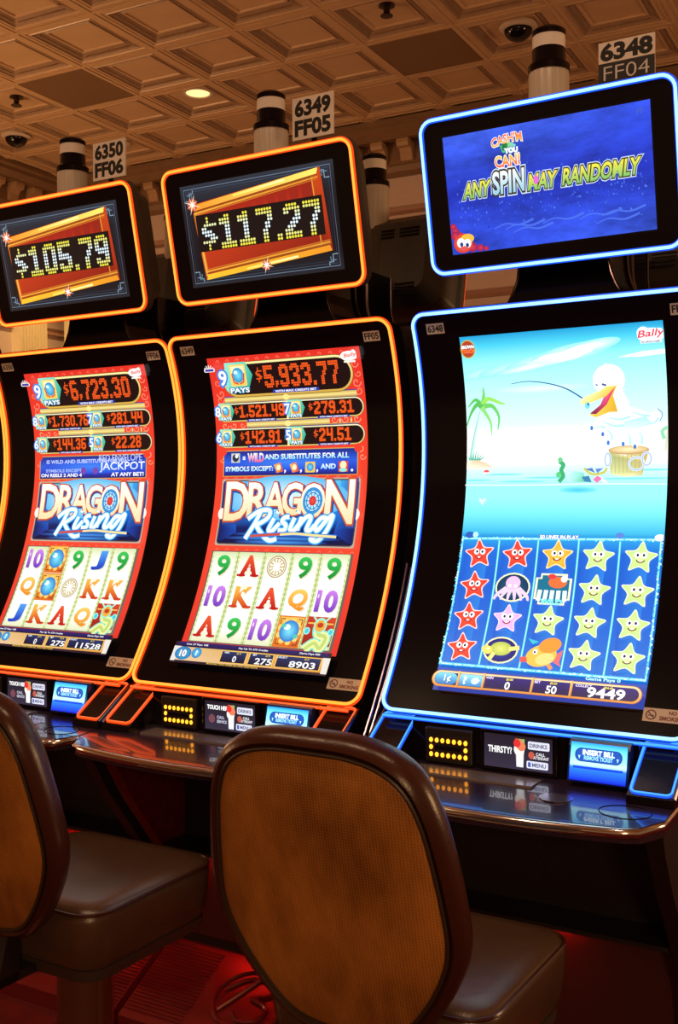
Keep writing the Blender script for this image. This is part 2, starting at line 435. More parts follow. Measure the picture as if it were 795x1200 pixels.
for n_, (zt, hgt, dep) in enumerate(((CEIL - 0.60, 0.055, 0.03), (CEIL - 1.0, 0.05, 0.025), (CEIL - 1.32, 0.06, 0.03))):
    pr_ = [(-dep, 0.0), (-dep * 0.5, -hgt * 0.5), (-dep, -hgt), (0.02, -hgt), (0.02, 0.0)]
    trim_run('trim_%d' % (3 + 2 * n_), 'p', WP, 9.0, pr_, WQ, zt, band, 'rose brown picture rail on the back wall, rail %s from the top' % ('first', 'second', 'third')[n_])
    trim_run('trim_%d' % (4 + 2 * n_), 'q', WQ, -10.0, pr_, WP, zt, band, 'rose brown picture rail on the side wall, rail %s from the top' % ('first', 'second', 'third')[n_])
# fluted pilasters in the far corner
cream = pmat('cream_pilaster', (0.80, 0.66, 0.42), 0.5)
def pilaster(name, along, c, half, base, label):
    root = MB()
    n = 8; pts = [(-half, 0.12), (-half, 0.0)]
    for k in range(n):
        a = -half + 0.02 + (2 * half - 0.04) * k / n; w = (2 * half - 0.04) / n
        pts += [(a + 0.15 * w, 0.0), (a + 0.3 * w, 0.022), (a + 0.7 * w, 0.022), (a + 0.85 * w, 0.0)]
    pts += [(half, 0.0), (half, 0.12)]
    def P(t, d, z): return RM(c + t, base + d, z) if along == 'p' else RM(base - d, c + t, z)
    root.loft([[P(t, d, 0.3) for t, d in pts], [P(t, d, CEIL - 0.75) for t, d in pts]])
    o = root.build(name, cream); tag(o, label, kind='structure')
    cap = MB()
    for z0, z1, e in ((CEIL - 0.75, CEIL - 0.70, 0.02), (CEIL - 0.70, CEIL - 0.55, 0.045), (CEIL - 0.55, CEIL - 0.5, 0.07), (0.0, 0.3, 0.03)):
        ps = [(-half - e, 0.12), (-half - e, -e), (half + e, -e), (half + e, 0.12)]
        cap.loft([[P(t, d, z0) for t, d in ps], [P(t, d, z1) for t, d in ps]])
    cap.build('capital', cream, o)
pilaster('trim_9', 'p', -1.93, 0.215, 2.17, 'cream fluted pilaster on the back wall beside the corner')
pilaster('trim_10', 'q', 1.78, 0.17, -2.15, 'cream fluted pilaster on the side wall beside the corner')

# ceiling fittings
steel_white = pmat('white_fitting', (0.62, 0.5, 0.4), 0.4)
def fit(name, p, label, cat, r, kind):
    root = empty(name, (p[0], p[1], CEIL + (0.031 if kind != 'flat' else 0.0)), CROT); tag(root, label, cat)
    return root
def dome(loc, label):
    root = fit('security_camera', loc, label, 'camera', 0.1, 'dome')
    MB().lathe([(0.085, 0.0), (0.115, -0.004), (0.118, -0.022), (0.105, -0.034), (0.09, -0.036)], n=28).build('housing', steel_white, root, smooth=True)
    MB().lathe([(0.088 * math.cos(a), -0.034 - 0.07 * math.sin(a)) for a in [math.pi / 2 * k / 8 * 0.99 for k in range(9)]], n=28).build('dome_cover', screen_glass, root, smooth=True)
dome((-6.80, 6.33), 'black dome security camera in a pale ring near the side wall')
dome((-2.56, 6.50), 'black dome security camera on the ceiling beside the speckled tile')
def sprinkler(loc, label):
    root = fit('sprinkler', loc, label, 'sprinkler', 0.05, 's'); brass = pmat('dark_bronze', (0.05, 0.03, 0.02), 0.35, metal=0.8)
    MB().lathe([(0.048, 0.0), (0.05, -0.008), (0.03, -0.014)], n=20).build('escutcheon', brass, root, smooth=True)
    MB().lathe([(0.02, -0.012), (0.02, -0.045), (0.012, -0.05)], n=12).build('nozzle', brass, root, smooth=True)
    MB().lathe([(0.012, -0.06), (0.038, -0.062), (0.038, -0.067), (0.012, -0.068)], n=16).build('deflector', brass, root)
    MB().tube([(-0.016, 0, -0.045), (-0.02, 0, -0.055), (0, 0, -0.066), (0.02, 0, -0.055), (0.016, 0, -0.045)], 0.004, n=6).build('yoke', brass, root)
sprinkler((-6.16, 5.74), 'small dark sprinkler above the leftmost machine')
sprinkler((-3.13, 5.83), 'small dark sprinkler at the top middle of the ceiling')
root = fit('recessed_downlight', (-4.974, 6.364), 'glowing round recessed downlight', 'light', 0.1, 'd')
MB().lathe([(0.085, 0.002), (0.112, -0.002), (0.112, -0.012), (0.09, -0.014), (0.085, -0.004)], n=32).build('trim_ring', steel_white, root, smooth=True)
MB().lathe([(0.001, -0.006), (0.088, -0.006), (0.088, -0.003), (0.001, -0.003)], n=32).build('lens', pmat('downlight_lens', (0.8, 0.7, 0.5), 0.4, emit=(1.0, 0.70, 0.26), estr=1.5), root)
root = fit('ceiling_speaker', (-4.644, 4.74), 'round pale ceiling speaker cut by the top edge', 'speaker', 0.1, 'd')
MB().lathe([(0.09, 0.002), (0.13, -0.002), (0.13, -0.01), (0.11, -0.016), (0.1, -0.008)], n=32).build('rim', tile_mat, root, smooth=True)
MB().lathe([(0.001, -0.007), (0.105, -0.007), (0.105, -0.002), (0.001, -0.002)], n=32).build('grille', vent_mat, root)
root = fit('smoke_detector', (-6.213, 6.931), 'small pale smoke detector just above the 6350 number sign', 'detector', 0.1, 'd')
MB().lathe([(0.001, 0.0), (0.075, 0.0), (0.078, -0.02), (0.06, -0.04), (0.001, -0.045)], n=28).build('base', steel_white, root, smooth=True)
MB().lathe([(0.001, -0.044), (0.03, -0.044), (0.026, -0.056), (0.001, -0.058)], n=20).build('sensor_cap', steel_white, root, smooth=True)

# ================================================================== machine geometry
PC = (-0.10335186, -0.62710404, 0.15584218, 0.00892641)
ZT, ZB = 0.4348, -0.5028
def prof(z): return ((PC[0] * z + PC[1]) * z + PC[2]) * z + PC[3]
_tab = [(0.0, ZT)]
_n = 400
for _k in range(_n):
    za = ZT + (ZB - ZT) * _k / _n; zb = ZT + (ZB - ZT) * (_k + 1) / _n
    _tab.append((_tab[-1][0] + math.hypot(zb - za, prof(zb) - prof(za)), zb))
SL = _tab[-1][0]
def z_at(s):
    x = min(max(s, 0.0), SL) / SL * _n
    lo, hi = 0, _n
    while hi - lo > 1:
        mid = (lo + hi) // 2
        if _tab[mid][0] <= s: lo = mid
        else: hi = mid
    s0, z0 = _tab[lo]; s1, z1 = _tab[lo + 1] if lo < _n else _tab[lo]
    return z0 + (z1 - z0) * ((s - s0) / (s1 - s0))
def S(x, s, off=0.0):
    z = z_at(s); d = (3 * PC[0] * z + 2 * PC[1]) * z + PC[2]
    l = math.hypot(1, d); ty, tz = -d / l, -1 / l
    return Vector((x, prof(z) + tz * off, z + EYE - ty * off))
def main_fn(x, y, off): return S(-0.234 + x, 0.065 + y, off)
SW, SH = 0.486, 0.875
TTY, TTZ, TBY, TBZ = -0.165, 2.274, -0.091, 1.934
_tl = math.hypot(TBY - TTY, TBZ - TTZ); TEY, TEZ = (TBY - TTY) / _tl, (TBZ - TTZ) / _tl
def T(x, s, off=0.0):                     # plane of the upper monitor; off towards the player
    return Vector((x, TTY + TEY * s + TEZ * off, TTZ + TEZ * s - TEY * off))
TW, TH = 0.474, 0.263

# ------------------------------------------------------------------ pictures
RED, GOLD, CREAM, BLK, WHT = (238, 62, 42), (232, 186, 84), (252, 240, 165), (28, 12, 14), (255, 255, 255)
def swirl(A, a, b, r, flip=1, col=(255, 128, 100)):
    P = [(a * A.W + flip * r * (1 - t) * math.cos(7.5 * t), b * A.H + r * (1 - t) * math.sin(7.5 * t)) for t in [k / 16 for k in range(16)]]
    A.line(P, r * 0.26, col, norm=False)
def gem(A, a, b, sc):
    w = 0.036 * sc / A.W; h = 0.042 * sc / A.H
    A.poly([(a - w * 1.5, b - h * 1.2), (a + w * 1.1, b - h * 1.2), (a + w * 1.8, b), (a + w * 1.1, b + h * 1.3), (a - w * 1.7, b + h * 1.3)],
           [(150, 235, 215), (110, 215, 190), (60, 180, 150), (60, 170, 150), (140, 225, 210)])
    A.rr(a - w, b - h, a + w, b + h * 0.92, 0.004, (250, 215, 100)); A.rr(a - w * 0.82, b - h * 0.85, a + w * 0.82, b + h * 0.8, 0.004, (255, 248, 200), (245, 190, 90))
    A.ell(a, b - h * 0.05, 0.026 * sc, 0.028 * sc, (120, 225, 250), edge=(25, 140, 200))
    A.ell(a - w * 0.25, b - h * 0.3, 0.009 * sc, 0.007 * sc, (220, 255, 255))
    for k in (-1, 1): A.line([(a + k * w * 0.75, b - h * 0.2), (a + k * w * 0.6, b + h * 0.55), (a + k * w * 0.1, b + h * 0.75)], 0.006 * sc, (215, 70, 45))
def orb_tile(A, a, b):
    w, h = 0.082, 0.05
    A.rect(a - w, b - h, a + w, b + h, (222, 120, 40)); A.rect(a - w * 0.9, b - h * 0.92, a + w * 0.9, b + h * 0.92, [(250, 190, 80), (250, 205, 100), (205, 80, 30), (230, 120, 40)])
    for sx in (-1, 1):
        for sy in (-1, 1): A.line([(a + sx * w * 0.5, b + sy * h * 0.8), (a + sx * w * 0.8, b + sy * h * 0.8), (a + sx * w * 0.8, b + sy * h * 0.45)], 0.003, (120, 40, 20))
    for k in range(9):
        t = 2 * math.pi * k / 9; A.ell(a + 0.062 * math.cos(t), b + 0.034 * math.sin(t), 0.008, 0.008, (255, 215, 110), n=8, up=(k == 0))
    A.ell(a, b - 0.002, 0.029, 0.030, (130, 230, 255), edge=(20, 120, 205)); A.ell(a - 0.018, b - 0.014, 0.010, 0.008, (235, 255, 255))
    A.ell(a - 0.04, b - 0.018, 0.007, 0.006, (70, 200, 190)); A.ell(a + 0.045, b + 0.014, 0.007, 0.006, (70, 200, 190))
def coin(A, a, b):
    A.ell(a, b, 0.031, 0.031, (176, 150, 98)); A.ell(a, b, 0.028, 0.028, (252, 246, 222))
    for r in (0.024, 0.011):
        A.line([(a * A.W + r * math.cos(t), b * A.H + r * math.sin(t)) for t in [2 * math.pi * k / 24 for k in range(24)]], 0.0022, (172, 145, 95), norm=False, closed=True)
    for k in range(12):
        t = 2 * math.pi * k / 12
        A.line([(a * A.W + 0.012 * math.cos(t), b * A.H + 0.012 * math.sin(t)), (a * A.W + 0.024 * math.cos(t), b * A.H + 0.024 * math.sin(t))], 0.0026, (180, 150, 100), norm=False, up=(k == 0))
    A.rr(a - 0.022, b - 0.013, a + 0.022, b + 0.013, 0.002, (255, 253, 240))
def serpent_tile(A, a, b):
    w, h = 0.085, 0.052
    A.rect(a - w, b - h, a + w, b + h * 0.75, [(200, 50, 35), (215, 70, 40), (150, 30, 25), (150, 30, 25)])
    A.line([(a - w * 0.9, b - h * 0.6), (a - w * 0.3, b - h * 0.6)], 0.004, (255, 190, 90)); A.line([(a + w * 0.3, b - h * 0.6), (a + w * 0.9, b - h * 0.6)], 0.004, (255, 190, 90))
    body = [(a - 0.06, b + 0.052), (a - 0.01, b + 0.03), (a + 0.03, b + 0.045), (a + 0.05, b + 0.011), (a + 0.0, b + 0.002), (a - 0.01, b - 0.02)]
    A.line(body, 0.030, (120, 225, 205), smooth=5); A.line(body, 0.022, (245, 240, 160), smooth=5); A.line(body, 0.010, (190, 215, 120), smooth=5)
    A.ell(a, b - 0.025, 0.019, 0.021, (150, 240, 215)); A.ell(a, b - 0.024, 0.015, 0.016, (240, 170, 60)); A.ell(a, b - 0.026, 0.009, 0.007, (190, 60, 40))
    for s_ in (-1, 1):
        A.line([(a + s_ * 0.02, b - 0.035), (a + s_ * 0.05, b - 0.052)], 0.005, (170, 240, 215)); A.ell(a + s_ * 0.072, b - 0.006, 0.009, 0.010, (160, 245, 235)); A.ell(a + s_ * 0.072, b - 0.006, 0.006, 0.007, (70, 205, 215))
SYMCOL = {'9': ((60, 200, 90), (10, 140, 50)), '10': ((205, 130, 235), (120, 60, 190)), 'A': ((240, 90, 50), (190, 20, 20)), 'K': ((255, 190, 70), (205, 60, 20)),
          'Q': ((255, 205, 100), (235, 140, 30)), 'J': ((80, 160, 240), (20, 60, 190))}
def symbol(A, k, a, b):
    if k == 'orb': return orb_tile(A, a, b)
    if k == 'coin': return coin(A, a, b)
    if k == 'dragon': return serpent_tile(A, a, b)
    bd = 0.028 if k == '9' else 0.040; c1, c2 = SYMCOL[k]; w = {'9': 0.038, '10': 0.058, 'A': 0.050, 'K': 0.048, 'Q': 0.052, 'J': 0.036}[k]
    A.text(k, a + 0.006, b + 0.003, 0.055, (225, 222, 190), None, w, 0.036)
    A.text(k, a, b, 0.055, c1, c2, w, bd, shear=0.12 if k in ('J', 'Q') else 0.0)
    if k in 'AK':                                            # slab feet
        for s_ in (-1, 1): A.rect(a + s_ * 0.045 - 0.028, b + 0.027, a + s_ * 0.045 + 0.028, b + 0.034, c2)
        A.ell(a, b + (0.012 if k == 'A' else -0.01), 0.0055, 0.007, (255, 250, 235)); A.ell(a, b + (0.022 if k == 'A' else -0.032), 0.010, 0.006, (255, 240, 215))
    elif k == '10': A.ell(a - 0.055, b - 0.015, 0.002, 0.006, (240, 230, 255))
def dragon_art(jack, grid, credits, alt):
    A = Art(SW, SH)
    A.vgrad(0, 1, [(0, (226, 48, 36)), (0.3, RED), (0.6, (240, 70, 46)), (0.93, (226, 54, 38))])
    for k in range(14):                                     # faint cloud frets on the red border
        a = 0.06 + 0.068 * k
        A.line([(a, 0.014), (a + 0.012, 0.008), (a + 0.024, 0.012), (a + 0.014, 0.016)], 0.0018, (255, 130, 100), up=(k == 0))
        A.line([(a, 0.386), (a + 0.012, 0.381), (a + 0.024, 0.385)], 0.0018, (255, 130, 100), up=False)
        A.line([(a, 0.616), (a + 0.012, 0.611), (a + 0.024, 0.615)], 0.0018, (255, 130, 100), up=False)
    for a, b, r, f in ((0.955, 0.05, 0.012, 1), (0.972, 0.08, 0.010, -1), (0.955, 0.105, 0.014, 1), (0.965, 0.13, 0.013, -1), (0.045, 0.08, 0.011, 1), (0.06, 0.115, 0.014, -1), (0.05, 0.135, 0.012, 1)):
        swirl(A, a, b, r, f)
    # horizontal gold bands between the award rows
    for b0, b1 in ((0.128, 0.146), (0.208, 0.226)):
        A.rect(0.08, b0 - 0.003, 0.95, b1 + 0.003, (38, 62, 150)); A.vgrad(0.08, 0.95, [(b0, (205, 170, 85)), ((b0 + b1) / 2, (245, 225, 140)), (b1, (165, 125, 60))])
    for a, b, r, f in ((0.07, 0.217, 0.012, 1), (0.13, 0.217, 0.011, -1), (0.19, 0.217, 0.009, 1), (0.80, 0.212, 0.011, 1), (0.87, 0.212, 0.012, -1), (0.94, 0.212, 0.012, 1), (0.05, 0.30, 0.012, 1), (0.05, 0.325, 0.010, -1), (0.96, 0.30, 0.012, -1), (0.97, 0.325, 0.010, 1)):
        A.rect(a - 0.03, b - 0.011, a + 0.03, b + 0.011, RED); swirl(A, a, b, r, f, (255, 150, 115))
    # top award
    A.rr(0.085, 0.018, 0.945, 0.130, 0.05, (120, 92, 40)); A.rr(0.088, 0.020, 0.942, 0.128, 0.049, CREAM, (214, 170, 70)); A.rr(0.102, 0.0265, 0.930, 0.1215, 0.044, BLK)
    A.rect(0.42, 0.112, 0.72, 0.1225, (40, 60, 170)); A.text('WITH MAX CREDITS BET', 0.57, 0.117, 0.0055, WHT, w=0.13, bold=0.03)
    gem(A, 0.200, 0.061, 0.74); A.text('PAYS', 0.20, 0.107, 0.013, WHT, w=0.062, bold=0.03, out=(30, 120, 160), ow=0.1)
    A.text('9', 0.092, 0.066, 0.040, WHT, bold=0.02, out=(60, 130, 225), ow=0.09)
    A.dots('$' + jack[0], 0.322, 0.858, 0.035, 0.105, (250, 92, 30))
    rows = ((0.1465, 0.206, '8', '7', jack[1], jack[2], (0.148, 0.488), (0.645, 0.93)), (0.2275, 0.289, '6', '5', jack[3], jack[4], (0.180, 0.46), (0.672, 0.908)))
    for b0, b1, n1, n2, j1, j2, r1, r2 in rows:
        A.rr(0.022, b0, 0.992, b1, 0.03, (90, 70, 40)); A.rr(0.025, b0 + 0.001, 0.989, b1 - 0.001, 0.029, (250, 245, 200), (225, 195, 110)); A.rr(0.032, b0 + 0.0045, 0.982, b1 - 0.0045, 0.026, BLK)
        A.rect(0.497, b0 + 0.002, 0.510, b1 - 0.002, CREAM); A.ell(0.503, b0 - 0.010, 0.010, 0.008, (252, 230, 140))
        for a, nn in ((0.048, n1), (0.525, n2)):
            gem(A, a + 0.036, (b0 + b1) / 2 - 0.005, 0.44); A.text('PAYS', a + 0.036, b1 - 0.011, 0.008, WHT, w=0.034, bold=0.03, out=(30, 120, 160), ow=0.1)
            A.text(nn, a - 0.020, (b0 + b1) / 2 - 0.004, 0.026, WHT, bold=0.02, out=(60, 130, 225), ow=0.1)
        for a in (0.33, 0.80): A.rect(a - 0.10, b1 - 0.0065, a + 0.10, b1 - 0.0005, (40, 60, 170)); A.text('WITH MAX CREDITS BET', a, b1 - 0.0035, 0.0036, WHT, w=0.085, bold=0.03)
        A.dots('$' + j1, r1[0], r1[1], b0 + 0.0085, b1 - 0.0125, (250, 92, 30), fill=0.92); A.dots('$' + j2, r2[0], r2[1], b0 + 0.0085, b1 - 0.0125, (250, 92, 30), fill=0.92)
    # blue message panel
    A.rect(0.058, 0.297, 0.950, 0.380, (205, 160, 80)); A.vgrad(0.064, 0.944, [(0.300, (26, 34, 130)), (0.335, (38, 92, 222)), (0.36, (34, 60, 190)), (0.3775, (22, 22, 100))])
    A.ell(0.5, 0.337, 0.19, 0.022, (60, 130, 245), edge=(36, 80, 212), n=28)
    for a in (0.058, 0.950): A.ell(a, 0.299, 0.012, 0.012, RED, n=14)
    if not alt:
        A.rect(0.115, 0.306, 0.175, 0.336, (200, 205, 200)); A.ell(0.145, 0.321, 0.011, 0.011, (40, 50, 70)); A.ell(0.152, 0.315, 0.005, 0.006, WHT)
        A.text('IS', 0.205, 0.322, 0.009, WHT, bold=0.04); A.text('WILD', 0.285, 0.321, 0.022, (255, 255, 255), (240, 90, 130), w=0.052, bold=0.05)
        A.text('AND SUBSTITUTES FOR ALL', 0.62, 0.320, 0.0135, WHT, (150, 220, 255), w=0.265, bold=0.04, out=(20, 40, 140), ow=0.06)
        A.text('SYMBOLS EXCEPT:', 0.24, 0.356, 0.0125, WHT, (150, 220, 255), w=0.158, bold=0.04, out=(20, 40, 140), ow=0.06)
        for k, a in enumerate((0.44, 0.545, 0.65)):
            if k < 2: A.poly([(a - 0.03, 0.345), (a + 0.012, 0.338), (a + 0.034, 0.366), (a - 0.01, 0.371)], [(250, 180, 80), (240, 120, 60), (215, 60, 40), (245, 150, 70)]); A.ell(a + 0.002, 0.354, 0.007, 0.008, (255, 240, 190))
            else: A.rr(a - 0.032, 0.338, a + 0.032, 0.371, 0.003, (245, 200, 90)); A.ell(a, 0.3545, 0.011, 0.011, (120, 220, 250), edge=(30, 130, 200))
            A.text(',', a + 0.046, 0.366, 0.006, WHT, bold=0.05)
        A.text('AND', 0.765, 0.353, 0.0125, WHT, (150, 220, 255), w=0.045, bold=0.04)
        A.rect(0.83, 0.338, 0.89, 0.371, (215, 70, 50)); A.ell(0.86, 0.350, 0.010, 0.011, (250, 235, 190)); A.ell(0.86, 0.365, 0.012, 0.005, (150, 230, 210)); A.text('.', 0.915, 0.366, 0.004, WHT, bold=0.05)
    else:
        A.text('IS WILD AND SUBSTITUTES FOR ALL', 0.46, 0.318, 0.011, (190, 205, 255), w=0.33, bold=0.03); A.text('RED ENVELOPE', 0.74, 0.309, 0.020, (205, 215, 255), w=0.168, bold=0.0)
        A.text('JACKPOT', 0.755, 0.341, 0.030, WHT, (200, 215, 255), w=0.175, bold=0.015); A.text('SYMBOLS EXCEPT', 0.27, 0.350, 0.009, (170, 190, 250), w=0.15, bold=0.03)
        A.text('ON REELS 2 AND 4', 0.25, 0.366, 0.010, WHT, w=0.17, bold=0.03); A.text('AT ANY BET!', 0.80, 0.366, 0.011, WHT, w=0.125, bold=0.03)
        for a in (0.44, 0.54): A.ell(a, 0.352, 0.011, 0.011, (120, 70, 170))
    # title panel
    A.rr(0.060, 0.388, 0.972, 0.6035, 0.006, (188, 170, 150)); A.rr(0.068, 0.3925, 0.964, 0.599, 0.012, (70, 60, 70)); 
    A.vgrad(0.075, 0.957, [(0.396, (92, 196, 240)), (0.44, (70, 176, 236)), (0.50, (28, 112, 214)), (0.545, (10, 30, 96)), (0.595, (10, 16, 60))])
    for s_, a in ((-1, 0.075), (1, 0.957)):
        A.poly([(a, 0.396), (a - s_ * 0.11, 0.396), (a - s_ * 0.09, 0.47), (a - s_ * 0.12, 0.56), (a, 0.595)], [(16, 40, 130), (70, 170, 235), (40, 130, 225), (20, 70, 170), (12, 20, 80)])
        A.ell(a, 0.50, 0.012, 0.016, (245, 240, 225), n=12)
    for b, w in ((0.565, 0.16), (0.578, 0.19), (0.590, 0.15)): A.ell(0.5, b, w, 0.007, (70, 150, 235), edge=(14, 40, 120), n=24)
    A.ell(0.50, 0.45, 0.20, 0.062, (225, 252, 255), edge=(84, 186, 238), n=30)
    lt = (('D', 0.175, 0.460, 0.104, 0.074), ('R', 0.315, 0.455, 0.090, 0.058), ('A', 0.432, 0.452, 0.084, 0.064), ('G', 0.548, 0.453, 0.084, 0.060), ('O', 0.682, 0.459, 0.090, 0.072), ('N', 0.852, 0.462, 0.112, 0.082))
    for ch, a, b, h, w in lt: A.text(ch, a + 0.006, b + 0.004, h, (40, 70, 150), None, w, 0.07)
    for ch, a, b, h, w in lt: A.text(ch, a, b, h, (206, 84, 36), None, w, 0.052)
    for ch, a, b, h, w in lt: A.text(ch, a, b, h, (255, 255, 246), (255, 224, 170), w, 0.022)
    A.ell(0.682, 0.459, 0.031, 0.037, (60, 150, 215)); A.ell(0.682, 0.459, 0.026, 0.031, (190, 235, 250))
    for r in (0.025, 0.019): A.line([(0.682 * SW + r * math.cos(t), 0.459 * SH + r * 1.18 * math.sin(t)) for t in [2 * math.pi * k / 24 for k in range(24)]], 0.003, (40, 130, 205), norm=False, closed=True)
    for k in range(10):
        t = 2 * math.pi * k / 10; A.line([(0.682 * SW + 0.013 * math.cos(t), 0.459 * SH + 0.015 * math.sin(t)), (0.682 * SW + 0.025 * math.cos(t), 0.459 * SH + 0.029 * math.sin(t))], 0.003, (40, 130, 205), norm=False, up=(k == 0))
    A.ell(0.682, 0.459, 0.0115, 0.0135, (250, 80, 70), edge=(200, 40, 40))
    strokes = [[(0.352, 0.492), (0.315, 0.535), (0.268, 0.582)], [(0.268, 0.518), (0.34, 0.492), (0.408, 0.490), (0.405, 0.512), (0.345, 0.533), (0.32, 0.534)], [(0.325, 0.534), (0.375, 0.565), (0.43, 0.585), (0.48, 0.580)],
               [(0.445, 0.515), (0.418, 0.550), (0.440, 0.556), (0.485, 0.530)], [(0.545, 0.510), (0.515, 0.512), (0.500, 0.524), (0.528, 0.536), (0.520, 0.552), (0.480, 0.553)], [(0.580, 0.512), (0.560, 0.548), (0.585, 0.552), (0.625, 0.522)],
               [(0.625, 0.510), (0.605, 0.552)], [(0.612, 0.538), (0.655, 0.510), (0.685, 0.512), (0.665, 0.548), (0.69, 0.551), (0.715, 0.535)],
               [(0.800, 0.516), (0.755, 0.512), (0.720, 0.535), (0.735, 0.552), (0.785, 0.520), (0.822, 0.505), (0.795, 0.550), (0.745, 0.584), (0.700, 0.578), (0.74, 0.566)], [(0.467, 0.494), (0.463, 0.499)], [(0.603, 0.493), (0.599, 0.498)]]
    for w, c in ((0.021, (36, 120, 215)), (0.016, (120, 215, 250)), (0.0105, WHT)):
        for st in strokes: A.line(st, w, c, smooth=6)
    A.line([(0.300, 0.573), (0.42, 0.568), (0.56, 0.563), (0.70, 0.567), (0.86, 0.570)], 0.011, (40, 120, 215), smooth=5)
    A.line([(0.300, 0.573), (0.42, 0.568), (0.56, 0.564)], 0.0065, (205, 80, 60), smooth=5); A.line([(0.50, 0.566), (0.60, 0.563), (0.72, 0.567), (0.86, 0.571)], 0.0065, (250, 225, 150), smooth=5)
    # reels
    A.rect(0.06, 0.6225, 0.982, 0.926, (110, 84, 90))
    for c in range(5):
        a0 = 0.069 + 0.1815 * c; a1 = a0 + 0.178
        A.rect(a0, 0.6255, a1, 0.9225, (196, 214, 140)); A.vgrad(a0 + 0.012, a1 - 0.012, [(0.6255, (214, 226, 170)), (0.66, (246, 248, 232)), (0.77, WHT), (0.88, (250, 250, 240)), (0.9225, (226, 230, 185))])
        for k in range(18):
            b = 0.634 + 0.0163 * k
            for ax in (a0 + 0.006, a1 - 0.006): A.ell(ax, b, 0.0022, 0.004, (232, 240, 190), n=6, up=(k == 0))
        A.rect(a1, 0.6255, a1 + 0.0035, 0.9225, (116, 108, 50))
        for r in range(3): symbol(A, grid[r][c], a0 + 0.089, (0.670, 0.772, 0.873)[r])
    # meter bar
    A.rect(0.0, 0.930, 1.0, 1.0, (40, 24, 40)); A.vgrad(0.02, 0.98, [(0.9315, (44, 34, 110)), (0.945, (26, 20, 70))])
    A.text('Game Pays 500', 0.87, 0.938, 0.006, WHT, w=0.06, bold=0.02); A.text('Pay Up To 275 Credits', 0.52, 0.939, 0.006, WHT, w=0.09, bold=0.02); A.text('Line 27 Pays 100', 0.15, 0.938, 0.006, WHT, w=0.07, bold=0.02)
    A.rect(0.0, 0.947, 1.0, 0.992, [(224, 190, 130), (220, 150, 50), (214, 140, 46), (236, 205, 160)])
    A.poly([(0.0, 0.946), (0.045, 0.946), (0.03, 0.995), (0, 0.995)], (230, 226, 220)); A.poly([(0.955, 0.946), (1.0, 0.946), (1, 0.995), (0.965, 0.995)], (232, 226, 216))
    for a0, a1, t, ta, tw_ in ((0.325, 0.495, '0', 0.42, None), (0.508, 0.665, '275', 0.605, 0.050), (0.680, 0.955, credits[0], 0.845, credits[1])):
        A.rect(a0, 0.949, a1, 0.988, (250, 200, 90)); A.vgrad(a0 + 0.006, a1 - 0.006, [(0.951, (30, 60, 110)), (0.962, (30, 40, 86)), (0.986, (16, 16, 44))]); A.text(t, ta, 0.974, 0.0165, WHT, w=tw_, bold=0.02)
        A.text('$2.75', ta + 0.02, 0.956, 0.005, (240, 210, 60), bold=0.02); A.text({'0': 'WIN', '275': 'BET'}.get(t, 'COLLECT'), a0 + 0.035, 0.955, 0.005, WHT, bold=0.02)
    A.ell(0.075, 0.969, 0.027, 0.019, (90, 205, 240), edge=(20, 110, 180)); A.text('10', 0.075, 0.969, 0.018, WHT, bold=0.05, out=(20, 90, 150), ow=0.07)
    A.ell(0.165, 0.965, 0.016, 0.015, (110, 215, 245), edge=(30, 120, 190)); A.text('?', 0.165, 0.965, 0.014, WHT, bold=0.04)
    A.text('MALFUNCTION VOIDS ALL PAYS AND PLAYS', 0.42, 0.9955, 0.0042, (235, 195, 70), w=0.16, bold=0.02)
    # corner marks
    A.ell(0.955, 0.022, 0.026, 0.013, (255, 250, 246), n=18); A.ell(0.985, 0.018, 0.008, 0.012, (255, 250, 246), n=14); A.text('Bally', 0.962, 0.021, 0.012, (240, 90, 80), w=0.036, bold=0.02, shear=0.3, rot=-0.1)
    A.rect(0.92, 0.037, 0.99, 0.042, (250, 246, 240))
    for k in range(7):
        t = math.radians(-180 + 30 * k); A.line([(0.035 * SW, 0.034 * SH), (0.035 * SW + 0.017 * math.cos(t), 0.034 * SH + 0.015 * math.sin(t))], 0.003, (250, 230, 225), norm=False, up=(k == 0))
    A.rr(-0.0, 0.028, 0.075, 0.040, 0.004, (250, 240, 240)); A.rect(0.008, 0.030, 0.067, 0.038, (60, 60, 160))
    return A
